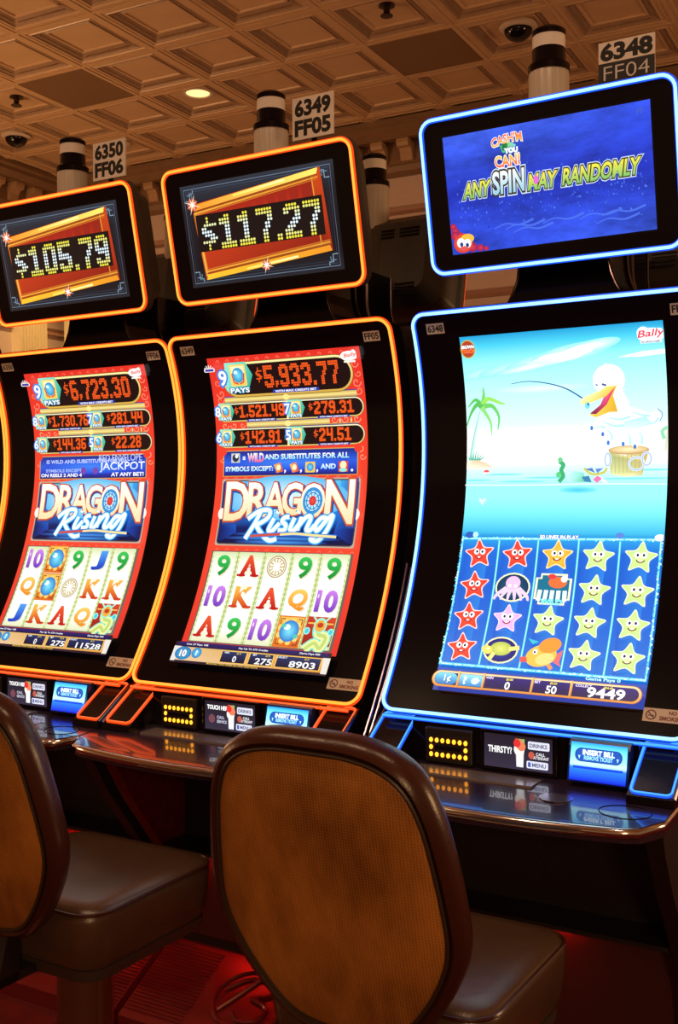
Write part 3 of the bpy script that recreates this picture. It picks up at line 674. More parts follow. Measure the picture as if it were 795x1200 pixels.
def topper_dragon_art(amount):
    A = Art(TW, TH)
    A.vgrad(0, 1, [(0, (44, 50, 62)), (0.25, (26, 26, 34)), (0.8, (20, 18, 24)), (1, (34, 36, 44))])
    for d, c, w in ((0.022, (96, 118, 140), 0.0022), (0.036, (60, 78, 96), 0.0016), (0.05, (44, 58, 74), 0.0012)):
        dy = d * TW / TH
        A.line([(d, dy), (1 - d, dy), (1 - d, 1 - dy), (d, 1 - dy)], w, c, closed=True)
    for a, b, sx, sy in ((0.03, 0.05, 1, 1), (0.97, 0.05, -1, 1), (0.03, 0.95, 1, -1), (0.97, 0.95, -1, -1)):
        A.line([(a, b + sy * 0.10), (a + sx * 0.03, b + sy * 0.10), (a + sx * 0.03, b + sy * 0.03), (a + sx * 0.055, b + sy * 0.03), (a + sx * 0.055, b)], 0.0028, (130, 156, 176))
        A.line([(a + sx * 0.012, b + sy * 0.045), (a + sx * 0.045, b + sy * 0.045), (a + sx * 0.045, b + sy * 0.08)], 0.0024, (110, 138, 160))
    Q = [(0.075, 0.19), (0.917, 0.045), (0.945, 0.815), (0.103, 0.936)]
    A.poly(Q, [(196, 60, 24), (150, 40, 22), (120, 28, 18), (190, 66, 22)])
    A.poly([(0.862, 0.105), (0.917, 0.045), (0.945, 0.815), (0.879, 0.765)], [(200, 70, 26), (206, 70, 26), (150, 36, 18), (120, 26, 16)])
    A.poly([(0.10, 0.26), (0.862, 0.135), (0.862, 0.33), (0.10, 0.33)], [(176, 40, 24), (146, 34, 22), (150, 38, 26), (190, 52, 26)])
    A.poly([(0.115, 0.63), (0.875, 0.63), (0.875, 0.745), (0.125, 0.86)], [(190, 58, 26), (150, 36, 22), (140, 32, 20), (180, 52, 24)])
    for k in range(9):
        a = 0.17 + 0.075 * k
        A.poly([(a, 0.255 - 0.016 * k), (a + 0.026, 0.25 - 0.016 * k), (a + 0.022, 0.30), (a + 0.004, 0.30)], [(150, 30, 20)] * 2 + [(176, 44, 26)] * 2, up=(k == 0))
    A.line([(0.862, 0.115), (0.879, 0.765)], 0.0035, (226, 150, 50)); A.line([(0.085, 0.27), (0.115, 0.90)], 0.012, (214, 110, 34)); A.line([(0.085, 0.27), (0.115, 0.90)], 0.004, (250, 190, 80))
    # the gold rails
    for P0, P1, c0, c1 in (((0.075, 0.205), (0.905, 0.058), (250, 150, 40), (250, 236, 110)), ((0.108, 0.93), (0.94, 0.808), (252, 196, 50), (240, 150, 40))):
        s_ = 1 if P0[1] < 0.5 else -1
        def Lr(o0, o1, cA, cB): A.poly([(P0[0], P0[1] + s_ * o0), (P1[0], P1[1] + s_ * o0), (P1[0] - 0.01, P1[1] + s_ * o1), (P0[0] + 0.01, P0[1] + s_ * o1)], [cA, cB, cB, cA])
        Lr(-0.008, 0.045, c0, c1); Lr(0.05, 0.062, (140, 70, 24), (150, 84, 30)); Lr(0.066, 0.082, (236, 170, 60), (226, 150, 50)); Lr(0.088, 0.098, (206, 120, 40), (196, 110, 36))
        m = 0.5; A.poly([(P0[0] + 0.28, P0[1] - 0.0495 * (1 if s_ > 0 else 0.83) + s_ * 0.0), (P0[0] + 0.62, P0[1] - 0.11 * (1 if s_ > 0 else 0.83)), (P0[0] + 0.62, P0[1] - 0.11 * (1 if s_ > 0 else 0.83) + s_ * 0.022), (P0[0] + 0.28, P0[1] - 0.0495 * (1 if s_ > 0 else 0.83) + s_ * 0.022)], [(255, 226, 90), (255, 250, 170), (255, 250, 170), (255, 226, 90)])
    A.rect(0.085, 0.298, 0.912, 0.660, (22, 15, 16))
    A.dots('$' + amount, 0.115, 0.895, 0.325, 0.655, (240, 226, 70), fill=0.86, mid=(228, 246, 255), small=False, round_=True)
    for a, b, sc in ((0.075, 0.19, 1.0), (0.52, 0.868, 0.8)):
        A.ell(a, b, 0.016 * sc, 0.016 * sc, (255, 150, 90), edge=(190, 70, 30), n=16)
        for k in range(4):
            t = math.radians(20 + 45 * k); r = (0.028 if k % 2 == 0 else 0.02) * sc
            A.poly([(a * TW + r * math.cos(t), b * TH + r * math.sin(t)), (a * TW - 0.0022 * math.sin(t), b * TH + 0.0022 * math.cos(t)), (a * TW - r * math.cos(t), b * TH - r * math.sin(t)), (a * TW + 0.0022 * math.sin(t), b * TH - 0.0022 * math.cos(t))], (255, 235, 215), norm=False)
        A.ell(a, b, 0.005 * sc, 0.005 * sc, WHT)
    return A
def starfish(A, a, b, r, body, edge, face=True, rot=0.0, lean=0):
    def pts(rr, k): return [(a * A.W + (rr if i % 2 == 0 else rr * k) * math.sin(math.pi * i / 5 + rot), b * A.H - (rr if i % 2 == 0 else rr * k) * math.cos(math.pi * i / 5 + rot)) for i in range(10)]
    P = pts(r * 1.05, 0.56); c = (a * A.W, b * A.H); A.lay += 1
    Pc = catmull(P, 4, True)
    n = len(Pc)
    for k in range(n): A.poly([c, Pc[k], Pc[(k + 1) % n]], [edge] * 3, norm=False, up=False)
    Pc = catmull(pts(r * 0.93, 0.53), 4, True); A.lay += 1
    for k in range(n): A.poly([c, Pc[k], Pc[(k + 1) % n]], [tuple(min(255, v + 30) for v in body), body, body], norm=False, up=False)
    if face:
        for s_ in (-1, 1):
            A.ell(a + (s_ * 0.0078) / A.W, b - 0.006 / A.H, 0.0068, 0.0075, WHT, n=12); A.ell(a + (s_ * 0.0068) / A.W, b - 0.006 / A.H, 0.0030, 0.0036, (40, 40, 70), n=8)
        A.line([(a * A.W + 0.009 * math.cos(t) , b * A.H + 0.005 + 0.006 * math.sin(t)) for t in [math.pi * k / 6 for k in range(7)]], 0.003, (150, 40, 40) if not lean else (120, 80, 40), norm=False)
        A.ell(a, b + 0.0078 / A.H, 0.004, 0.002, (255, 240, 240), n=8)
def ocean_art():
    A = Art(SW, SH)
    A.vgrad(0, 1, [(0, (30, 150, 205)), (0.03, (70, 198, 228)), (0.08, (150, 238, 246)), (0.17, (186, 248, 250)), (0.25, (214, 252, 252)), (0.275, (246, 255, 253)), (0.35, (255, 255, 252)), (0.365, (214, 250, 248)),
                   (0.40, (178, 244, 246)), (0.418, (150, 238, 246)), (0.45, (148, 238, 248)), (0.50, (110, 222, 240)), (0.545, (60, 180, 222)), (0.56, (28, 120, 205)), (0.64, (22, 92, 196)), (0.78, (24, 88, 190)), (0.93, (28, 92, 190)), (0.95, (20, 60, 160)), (1.0, (26, 60, 150))])
    for a, b, w, h, c in ((0.10, 0.104, 0.07, 0.012, (196, 246, 250)), (0.26, 0.094, 0.09, 0.014, (206, 248, 250)), (0.42, 0.082, 0.10, 0.018, (226, 252, 252)), (0.56, 0.066, 0.10, 0.020, (246, 255, 252)), (0.66, 0.052, 0.07, 0.014, (250, 255, 252)), (0.50, 0.076, 0.08, 0.014, (255, 255, 252)), (0.36, 0.094, 0.10, 0.010, (246, 255, 252))):
        A.ell(a, b, w, h, c, edge=(146, 236, 244), n=26, rot=-0.16)
    A.poly([(0.33, 0.088), (0.42, 0.068), (0.52, 0.060), (0.60, 0.048), (0.70, 0.042), (0.66, 0.066), (0.58, 0.082), (0.46, 0.092)], [(200, 248, 250), (236, 254, 252), (252, 255, 252), (252, 255, 252), (216, 250, 250), (240, 255, 252), (232, 253, 252), (206, 248, 250)])
    A.poly([(0.78, 0.085), (0.9, 0.074), (1.0, 0.072), (1.0, 0.084), (0.88, 0.088)], (240, 255, 250)); A.ell(0.40, 0.155, 0.12, 0.010, (224, 252, 250), edge=(184, 246, 250), n=26)
    A.ell(0.40, 0.31, 0.22, 0.045, WHT, edge=(242, 255, 253), n=28)
    for a, b, w in ((0.2, 0.385, 0.05), (0.45, 0.395, 0.07), (0.85, 0.40, 0.09), (0.92, 0.378, 0.05), (0.3, 0.405, 0.06), (0.06, 0.40, 0.04)): A.ell(a, b, w, 0.0022, (120, 222, 238), n=16)
    # palm and islet
    A.poly([(0.0, 0.350), (0.05, 0.342), (0.105, 0.352), (0.15, 0.366), (0.06, 0.370), (0.0, 0.368)], [(250, 232, 200), (224, 190, 150), (214, 180, 140), (240, 226, 200), (250, 240, 220), (250, 240, 220)])
    A.line([(0.022, 0.345), (0.035, 0.30), (0.055, 0.25), (0.085, 0.200)], 0.0085, (150, 205, 190), smooth=5, taper=(1.2, 0.6)); A.line([(0.024, 0.345), (0.038, 0.30), (0.058, 0.25), (0.087, 0.200)], 0.0035, (205, 240, 230), smooth=5)
    for P, c in (([(0.087, 0.197), (0.055, 0.176), (0.012, 0.196)], (90, 190, 90)), ([(0.087, 0.197), (0.10, 0.165), (0.098, 0.142)], (120, 205, 110)), ([(0.087, 0.197), (0.12, 0.175), (0.185, 0.188), (0.21, 0.192)], (150, 220, 90)), ([(0.087, 0.197), (0.14, 0.195), (0.175, 0.225), (0.168, 0.262)], (110, 200, 100)),
                 ([(0.087, 0.197), (0.06, 0.19), (0.025, 0.215), (0.0, 0.25)], (90, 185, 90)), ([(0.087, 0.197), (0.10, 0.21), (0.13, 0.24), (0.135, 0.275)], (140, 215, 120))):
        A.line(P, 0.014, c, smooth=5, taper=(1.0, 0.15))
    for k in range(7): A.line([(0.02 + 0.008 * k, 0.344), (0.005 + 0.016 * k, 0.316 + 0.006 * abs(k - 3))], 0.004, (70, 170, 140), up=(k == 0), taper=(1, 0.2))
    A.line([(1.0, 0.27), (0.975, 0.28), (0.985, 0.30)], 0.008, (140, 215, 170), smooth=4); A.line([(1.0, 0.275), (0.99, 0.33)], 0.005, (210, 215, 190))
    # rod
    A.line([(0.248, 0.138), (0.333, 0.1335), (0.435, 0.142), (0.526, 0.159), (0.605, 0.187)], 0.0028, (46, 96, 150), smooth=6, taper=(0.5, 1.3))
    # stump with life rings
    A.poly([(0.722, 0.330), (0.80, 0.340), (0.915, 0.328), (0.885, 0.392), (0.81, 0.396), (0.738, 0.389)], [(150, 170, 110), (226, 214, 150), (190, 160, 100), (200, 200, 130), (246, 236, 180), (220, 225, 160)])
    A.ell(0.82, 0.326, 0.047, 0.0105, (196, 160, 110)); A.ell(0.82, 0.3245, 0.042, 0.0082, (250, 232, 180), edge=(214, 184, 130))
    for k in range(9): A.line([(0.735 + 0.02 * k, 0.338), (0.742 + 0.018 * k, 0.385)], 0.0012, (176, 160, 100), up=(k == 0))
    for a, b, rx, ry in ((0.858, 0.362, 0.017, 0.0145), (0.905, 0.350, 0.010, 0.0145), (0.722, 0.350, 0.006, 0.0145)):
        A.line([(a * SW + rx * math.cos(t), b * SH + ry * math.sin(t)) for t in [2 * math.pi * k / 20 for k in range(20)]], 0.0055, (214, 230, 250), norm=False, closed=True); A.line([(a * SW + rx * math.cos(t), b * SH + ry * math.sin(t)) for t in [2 * math.pi * k / 20 for k in range(20)]], 0.0014, (130, 150, 200), norm=False, closed=True)
    # white sea bird with open yellow bill
    wv, wc = (252, 255, 255), (214, 242, 250)
    A.poly([(0.69, 0.235), (0.735, 0.205), (0.80, 0.208), (0.87, 0.222), (0.915, 0.235), (0.955, 0.222), (0.975, 0.245), (0.955, 0.268), (0.90, 0.268), (0.85, 0.285), (0.79, 0.282), (0.73, 0.270), (0.69, 0.255)], [wv] * 9 + [wc] * 4)
    for P in ([(0.70, 0.245), (0.668, 0.262), (0.645, 0.266)], [(0.72, 0.255), (0.70, 0.275), (0.698, 0.283)], [(0.76, 0.268), (0.735, 0.29), (0.724, 0.306)], [(0.80, 0.278), (0.80, 0.295), (0.795, 0.310)], [(0.86, 0.275), (0.855, 0.30), (0.85, 0.318)]):
        A.line(P, 0.024, wv, smooth=4, taper=(1.2, 0.45)); A.ell(P[-1][0], P[-1][1], 0.0036, 0.0055, (60, 120, 200), n=10)
    A.poly([(0.80, 0.252), (0.90, 0.240), (0.93, 0.258), (0.87, 0.272), (0.80, 0.272)], [(186, 232, 246), (170, 226, 244), (196, 236, 248), (214, 244, 250), (226, 248, 252)])
    A.line([(0.955, 0.222), (0.978, 0.236), (0.965, 0.255)], 0.0022, (90, 150, 200), smooth=4)
    for P in ([(0.70, 0.250), (0.75, 0.262), (0.80, 0.262)], [(0.73, 0.240), (0.78, 0.246), (0.83, 0.240)], [(0.84, 0.228), (0.88, 0.236), (0.92, 0.240)], [(0.72, 0.272), (0.74, 0.285), (0.742, 0.298)], [(0.66, 0.266), (0.69, 0.262), (0.71, 0.268)], [(0.82, 0.282), (0.83, 0.30), (0.826, 0.312)], [(0.90, 0.262), (0.94, 0.258), (0.962, 0.246)], [(0.87, 0.28), (0.885, 0.296), (0.88, 0.312)]):
        A.line(P, 0.006, (176, 226, 244), smooth=4, taper=(0.4, 1.0))
    for k in range(5): A.line([(0.765 + 0.004 * k, 0.128 + 0.010 * k), (0.795 + 0.004 * k, 0.122 + 0.012 * k)], 0.007, (226, 248, 252), up=(k == 0), taper=(1, 0.2))
    A.ell(0.735, 0.142, 0.037, 0.036, wv, n=24); A.line([(0.735, 0.115), (0.722, 0.098)], 0.008, wv, taper=(1, 0.2)); A.line([(0.755, 0.118), (0.77, 0.105)], 0.008, wv, taper=(1, 0.2)); A.line([(0.765, 0.135), (0.80, 0.128)], 0.010, wv, taper=(1, 0.2))
    A.line([(0.752, 0.165), (0.775, 0.19), (0.795, 0.215)], 0.034, wv, smooth=4)
    A.poly([(0.778, 0.150), (0.752, 0.182), (0.772, 0.226), (0.735, 0.226), (0.668, 0.238), (0.636, 0.232), (0.70, 0.205)], [(236, 200, 60), (226, 186, 50), (214, 160, 50), (226, 190, 70), (220, 180, 60), (240, 210, 90), (230, 190, 60)])
    A.poly([(0.768, 0.158), (0.735, 0.175), (0.705, 0.188), (0.690, 0.206), (0.638, 0.228), (0.668, 0.230), (0.72, 0.206)], [(220, 70, 110), (226, 80, 120), (240, 110, 150), (190, 60, 100), (110, 40, 70), (130, 44, 70), (200, 60, 100)])
    A.poly([(0.725, 0.158), (0.695, 0.168), (0.64, 0.178), (0.598, 0.188), (0.592, 0.200), (0.615, 0.204), (0.66, 0.196), (0.72, 0.184), (0.77, 0.158)], [(255, 226, 110), (255, 222, 120), (255, 234, 160), (252, 244, 200), (240, 225, 160), (250, 232, 150), (246, 212, 100), (236, 190, 70), (240, 200, 70)])
    A.line([(0.702, 0.152), (0.722, 0.156)], 0.0045, (60, 80, 150)); A.line([(0.672, 0.152), (0.682, 0.155)], 0.003, (60, 80, 150))
    A.ell(0.628, 0.206, 0.006, 0.008, (120, 210, 230)); A.ell(0.632, 0.203, 0.0022, 0.003, (40, 80, 130), n=8)
    # seahorse-like sea weed and masks in the water
    A.line([(0.487, 0.352), (0.508, 0.362), (0.498, 0.376), (0.508, 0.392), (0.488, 0.408)], 0.010, (60, 170, 110), smooth=5); A.ell(0.485, 0.388, 0.006, 0.007, (90, 200, 130)); A.ell(0.492, 0.348, 0.006, 0.006, (110, 200, 140))
    A.poly([(0.52, 0.395), (0.56, 0.378), (0.61, 0.384), (0.62, 0.408), (0.54, 0.41)], [(200, 244, 240), (170, 236, 220), (130, 220, 200), (80, 190, 150), (170, 236, 230)])
    A.line([(0.61, 0.372), (0.65, 0.388), (0.705, 0.384), (0.72, 0.372)], 0.006, (196, 196, 90), smooth=4); A.poly([(0.615, 0.374), (0.65, 0.371), (0.665, 0.385)], (90, 120, 190)); A.poly([(0.665, 0.374), (0.705, 0.372), (0.675, 0.386)], (100, 130, 200))
    A.poly([(0.60, 0.395), (0.635, 0.392), (0.65, 0.41), (0.615, 0.408)], (60, 130, 170)); A.poly([(0.655, 0.402), (0.675, 0.392), (0.70, 0.40), (0.675, 0.412)], (240, 120, 170)); A.poly([(0.695, 0.395), (0.73, 0.412), (0.70, 0.41)], (240, 250, 250))
    A.line([(0.0, 0.414), (0.3, 0.4155), (0.7, 0.414), (1.0, 0.416)], 0.003, (220, 252, 252), smooth=4); A.ell(0.585, 0.430, 0.045, 0.0075, (70, 190, 225), edge=(120, 226, 242), n=22)
    A.ell(0.112, 0.378, 0.0075, 0.0055, (230, 90, 90)); A.rect(0.097, 0.379, 0.127, 0.383, (255, 255, 255))
    A.poly([(0.098, 0.472), (0.078, 0.456), (0.084, 0.450), (0.098, 0.456), (0.112, 0.450), (0.118, 0.456)], (210, 252, 250))
    # badges
    A.ell(0.042, 0.034, 0.0195, 0.0225, (190, 170, 60)); A.ell(0.042, 0.034, 0.017, 0.020, (176, 60, 40)); A.rect(0.006, 0.022, 0.078, 0.034, (130, 50, 40)); A.text('BROWN', 0.042, 0.028, 0.0075, WHT, w=0.032, bold=0.05); A.text('TOUCH', 0.042, 0.040, 0.009, (255, 120, 60), w=0.032, bold=0.05)
    A.ell(0.945, 0.034, 0.031, 0.016, WHT, n=22); A.ell(0.91, 0.027, 0.014, 0.014, WHT, n=18); A.ell(0.98, 0.032, 0.013, 0.013, WHT, n=18); A.text('Bally', 0.945, 0.031, 0.020, (226, 70, 90), w=0.056, bold=0.02, shear=0.35, rot=-0.06)
    A.rect(0.895, 0.047, 0.99, 0.054, WHT); A.text('TECHNOLOGIES', 0.94, 0.0505, 0.0045, (40, 50, 110), w=0.042, bold=0.03)
    # reel panel
    A.vgrad(0.012, 0.990, [(0.566, (40, 150, 222)), (0.60, (26, 104, 206)), (0.68, (24, 92, 200)), (0.80, (30, 100, 204)), (0.925, (36, 112, 206))])
    for c in range(5):
        A.poly([(0.03 + 0.196 * c, 0.60), (0.16 + 0.196 * c, 0.58), (0.14 + 0.196 * c, 0.92), (0.06 + 0.196 * c, 0.92)], [(24, 90, 200), (40, 126, 218), (40, 122, 212), (26, 92, 196)], up=(c == 0))
    for a in (0.208, 0.408, 0.608, 0.804): A.line([(a, 0.563), (a + 0.004, 0.74), (a + 0.002, 0.926)], 0.0052, (60, 196, 214)); A.line([(a, 0.563), (a + 0.004, 0.74), (a + 0.002, 0.926)], 0.0018, (190, 246, 240))
    for w, c in ((0.0085, (70, 196, 226)), (0.0035, (190, 246, 246))): A.line([(0.014, 0.566), (0.99, 0.561), (0.992, 0.928), (0.010, 0.926)], w, c, closed=True)
    for k in range(46):
        b = 0.57 + 0.0078 * k
        for a in (0.010, 0.993): A.ell(a + random.uniform(-0.006, 0.006), b, 0.0026, 0.0026, random.choice([(120, 226, 240), (210, 250, 250), (60, 170, 220)]), n=6, up=(k == 0))
    for k in range(60): A.ell(0.014 + 0.0165 * k, 0.564 + random.uniform(-0.003, 0.003), 0.0024, 0.0020, random.choice([(150, 236, 244), (226, 252, 252), (90, 190, 220)]), n=6, up=(k == 0))
    for k in range(60): A.ell(0.014 + 0.0165 * k, 0.927 + random.uniform(-0.003, 0.003), 0.0024, 0.0020, random.choice([(150, 236, 244), (226, 252, 252), (90, 190, 220)]), n=6, up=(k == 0))
    A.ell(0.985, 0.556, 0.012, 0.008, (240, 252, 250)); A.ell(0.80, 0.552, 0.010, 0.007, (90, 130, 210)); A.ell(0.05, 0.556, 0.012, 0.008, (40, 90, 180)); A.ell(0.08, 0.555, 0.007, 0.007, (180, 236, 246)); A.text('50 LINES IN PLAY', 0.51, 0.5585, 0.0085, WHT, w=0.092, bold=0.04, out=(40, 100, 190), ow=0.08)
    red, rede = (232, 56, 40), (255, 214, 204); grn, grne = (192, 226, 134), (232, 248, 205)
    ca = (0.113, 0.311, 0.511, 0.708, 0.906); rb = (0.610, 0.702, 0.792, 0.881)
    kinds = (('r', 'r', 'o', 'g', 'g'), ('r', 'oct', 'sc', 'g', 'g'), ('r', 'p', 'g', 'g', 'g'), ('r', 'tur', 'fish', 'g', 'g'))
    for r in range(4):
        for c in range(5):
            a, b, k = ca[c], rb[r], kinds[r][c]
            if k == 'r': starfish(A, a, b, 0.037, red, rede, rot=-0.12)
            elif k == 'o': starfish(A, a, b, 0.037, (250, 170, 50), (255, 226, 160))
            elif k == 'p': starfish(A, a, b, 0.035, (240, 170, 226), (252, 220, 246))
            elif k == 'g': starfish(A, a, b, 0.037, grn, grne, lean=1, rot=0.08)
            elif k == 'oct':
                A.ell(a, b, 0.043, 0.036, (236, 240, 190)); A.ell(a, b, 0.039, 0.032, (20, 90, 110), edge=(10, 50, 90))
                for t in range(6):
                    x = -0.075 + 0.03 * t; A.line([(a + x * 0.4, b + 0.002), (a + x, b + 0.022), (a + x * 1.15, b + 0.036)], 0.009, (240, 206, 240), smooth=4, taper=(1.2, 0.5))
                A.ell(a, b - 0.012, 0.018, 0.017, (246, 190, 232)); A.ell(a - 0.015, b - 0.004, 0.004, 0.004, WHT, n=8); A.ell(a + 0.015, b - 0.004, 0.004, 0.004, WHT, n=8)
            elif k == 'sc':
                P = [(a - 0.065, b - 0.042), (a + 0.065, b - 0.042), (a + 0.065, b - 0.030), (a + 0.088, b - 0.030), (a + 0.088, b + 0.030), (a + 0.065, b + 0.030), (a + 0.065, b + 0.044), (a - 0.065, b + 0.044), (a - 0.065, b + 0.030), (a - 0.088, b + 0.030), (a - 0.088, b - 0.030), (a - 0.065, b - 0.030)]
                A.poly(P, (246, 242, 200)); Pi = [(a + (x - a) * 0.88, b + (y - b) * 0.88) for x, y in P]; A.poly(Pi, (16, 110, 140))
                A.ell(a + 0.02, b - 0.018, 0.022, 0.014, (236, 110, 60)); A.ell(a + 0.05, b - 0.028, 0.008, 0.008, (250, 250, 240)); A.ell(a - 0.01, b - 0.034, 0.010, 0.006, (230, 60, 60))
                for t in range(5): A.line([(a - 0.06 + 0.03 * t, b + 0.004), (a - 0.065 + 0.032 * t, b + 0.034)], 0.010, (226, 246, 250), up=(t == 0))
                A.text('WILD', a, b + 0.036, 0.012, (120, 235, 240), w=0.05, bold=0.05)
            elif k == 'tur':
                A.ell(a, b, 0.042, 0.033, (240, 240, 180)); A.ell(a, b, 0.038, 0.029, (40, 60, 160), edge=(30, 30, 110)); A.line([(a - 0.09, b + 0.004), (a - 0.06, b - 0.006)], 0.016, (240, 214, 110)); A.ell(a + 0.0, b - 0.004, 0.026, 0.017, (220, 226, 120), edge=(180, 190, 80))
                A.line([(a - 0.03, b + 0.008), (a - 0.05, b + 0.030)], 0.010, (246, 226, 130)); A.line([(a + 0.04, b - 0.004), (a + 0.09, b - 0.010)], 0.010, (246, 226, 130)); A.ell(a - 0.06, b + 0.002, 0.009, 0.010, (252, 220, 100)); A.ell(a - 0.062, b - 0.002, 0.003, 0.003, WHT, n=8)
            elif k == 'fish':
                A.poly([(a - 0.05, b - 0.022), (a - 0.075, b - 0.038), (a - 0.02, b - 0.030)], (60, 190, 210)); A.poly([(a + 0.06, b + 0.006), (a + 0.10, b - 0.012), (a + 0.09, b + 0.022), (a + 0.10, b + 0.034), (a + 0.06, b + 0.022)], (240, 110, 110))
                A.ell(a + 0.0, b + 0.008, 0.036, 0.026, (250, 190, 80), rot=-0.3); A.ell(a + 0.035, b - 0.022, 0.026, 0.018, (250, 150, 60), rot=-0.3); A.ell(a + 0.02, b + 0.016, 0.022, 0.014, (255, 214, 130), rot=-0.3)
                A.poly([(a - 0.068, b + 0.014), (a - 0.098, b + 0.014), (a - 0.095, b + 0.030), (a - 0.06, b + 0.026)], (240, 90, 80)); A.ell(a - 0.03, b - 0.002, 0.0055, 0.0065, WHT, n=10); A.ell(a - 0.032, b - 0.001, 0.0026, 0.003, (40, 40, 80), n=8); A.line([(a + 0.04, b + 0.03), (a + 0.06, b + 0.042)], 0.009, (240, 150, 90))
    # meter bar
    A.rr(0.0, 0.950, 0.995, 0.9965, 0.02, (190, 110, 40)); A.rr(0.003, 0.9515, 0.992, 0.995, 0.019, (252, 224, 170), (220, 140, 60)); A.rr(0.014, 0.956, 0.981, 0.9905, 0.0155, (44, 34, 120), (24, 16, 70))
    A.rr(0.016, 0.957, 0.130, 0.9895, 0.014, (120, 220, 245), (20, 110, 180)); A.rr(0.142, 0.957, 0.256, 0.9895, 0.004, (150, 226, 246), (40, 130, 196)); A.text('1\u00a2', 0.080, 0.973, 0.020, WHT, bold=0.02, out=(20, 90, 160), ow=0.03)
    A.text('?', 0.17, 0.973, 0.018, WHT, bold=0.05); A.ell(0.22, 0.974, 0.009, 0.008, (210, 245, 255)); A.poly([(0.225, 0.962), (0.245, 0.972), (0.225, 0.984)], (235, 250, 255))
    for a in (0.136, 0.262, 0.498, 0.680): A.rect(a - 0.006, 0.950, a + 0.006, 0.9965, [(250, 215, 140), (230, 160, 80), (190, 100, 40), (220, 150, 70)])
    A.text('0', 0.382, 0.979, 0.0175, WHT, bold=0.025); A.text('50', 0.591, 0.979, 0.0175, WHT, bold=0.025); A.text('9449', 0.838, 0.976, 0.022, WHT, w=0.080, bold=0.03)
    for t, a in (('$0.00', 0.388), ('$0.50', 0.597), ('$94.49', 0.845)): A.text(t, a, 0.962, 0.0058, (240, 220, 70), bold=0.03)
    for t, a in (('WIN', 0.29), ('BET', 0.522), ('COLLECT', 0.735)): A.text(t, a, 0.961, 0.0058, (235, 225, 255), bold=0.03)
    A.text('Game Pays 0', 0.815, 0.942, 0.009, (190, 250, 250), w=0.075, bold=0.03)
    return A
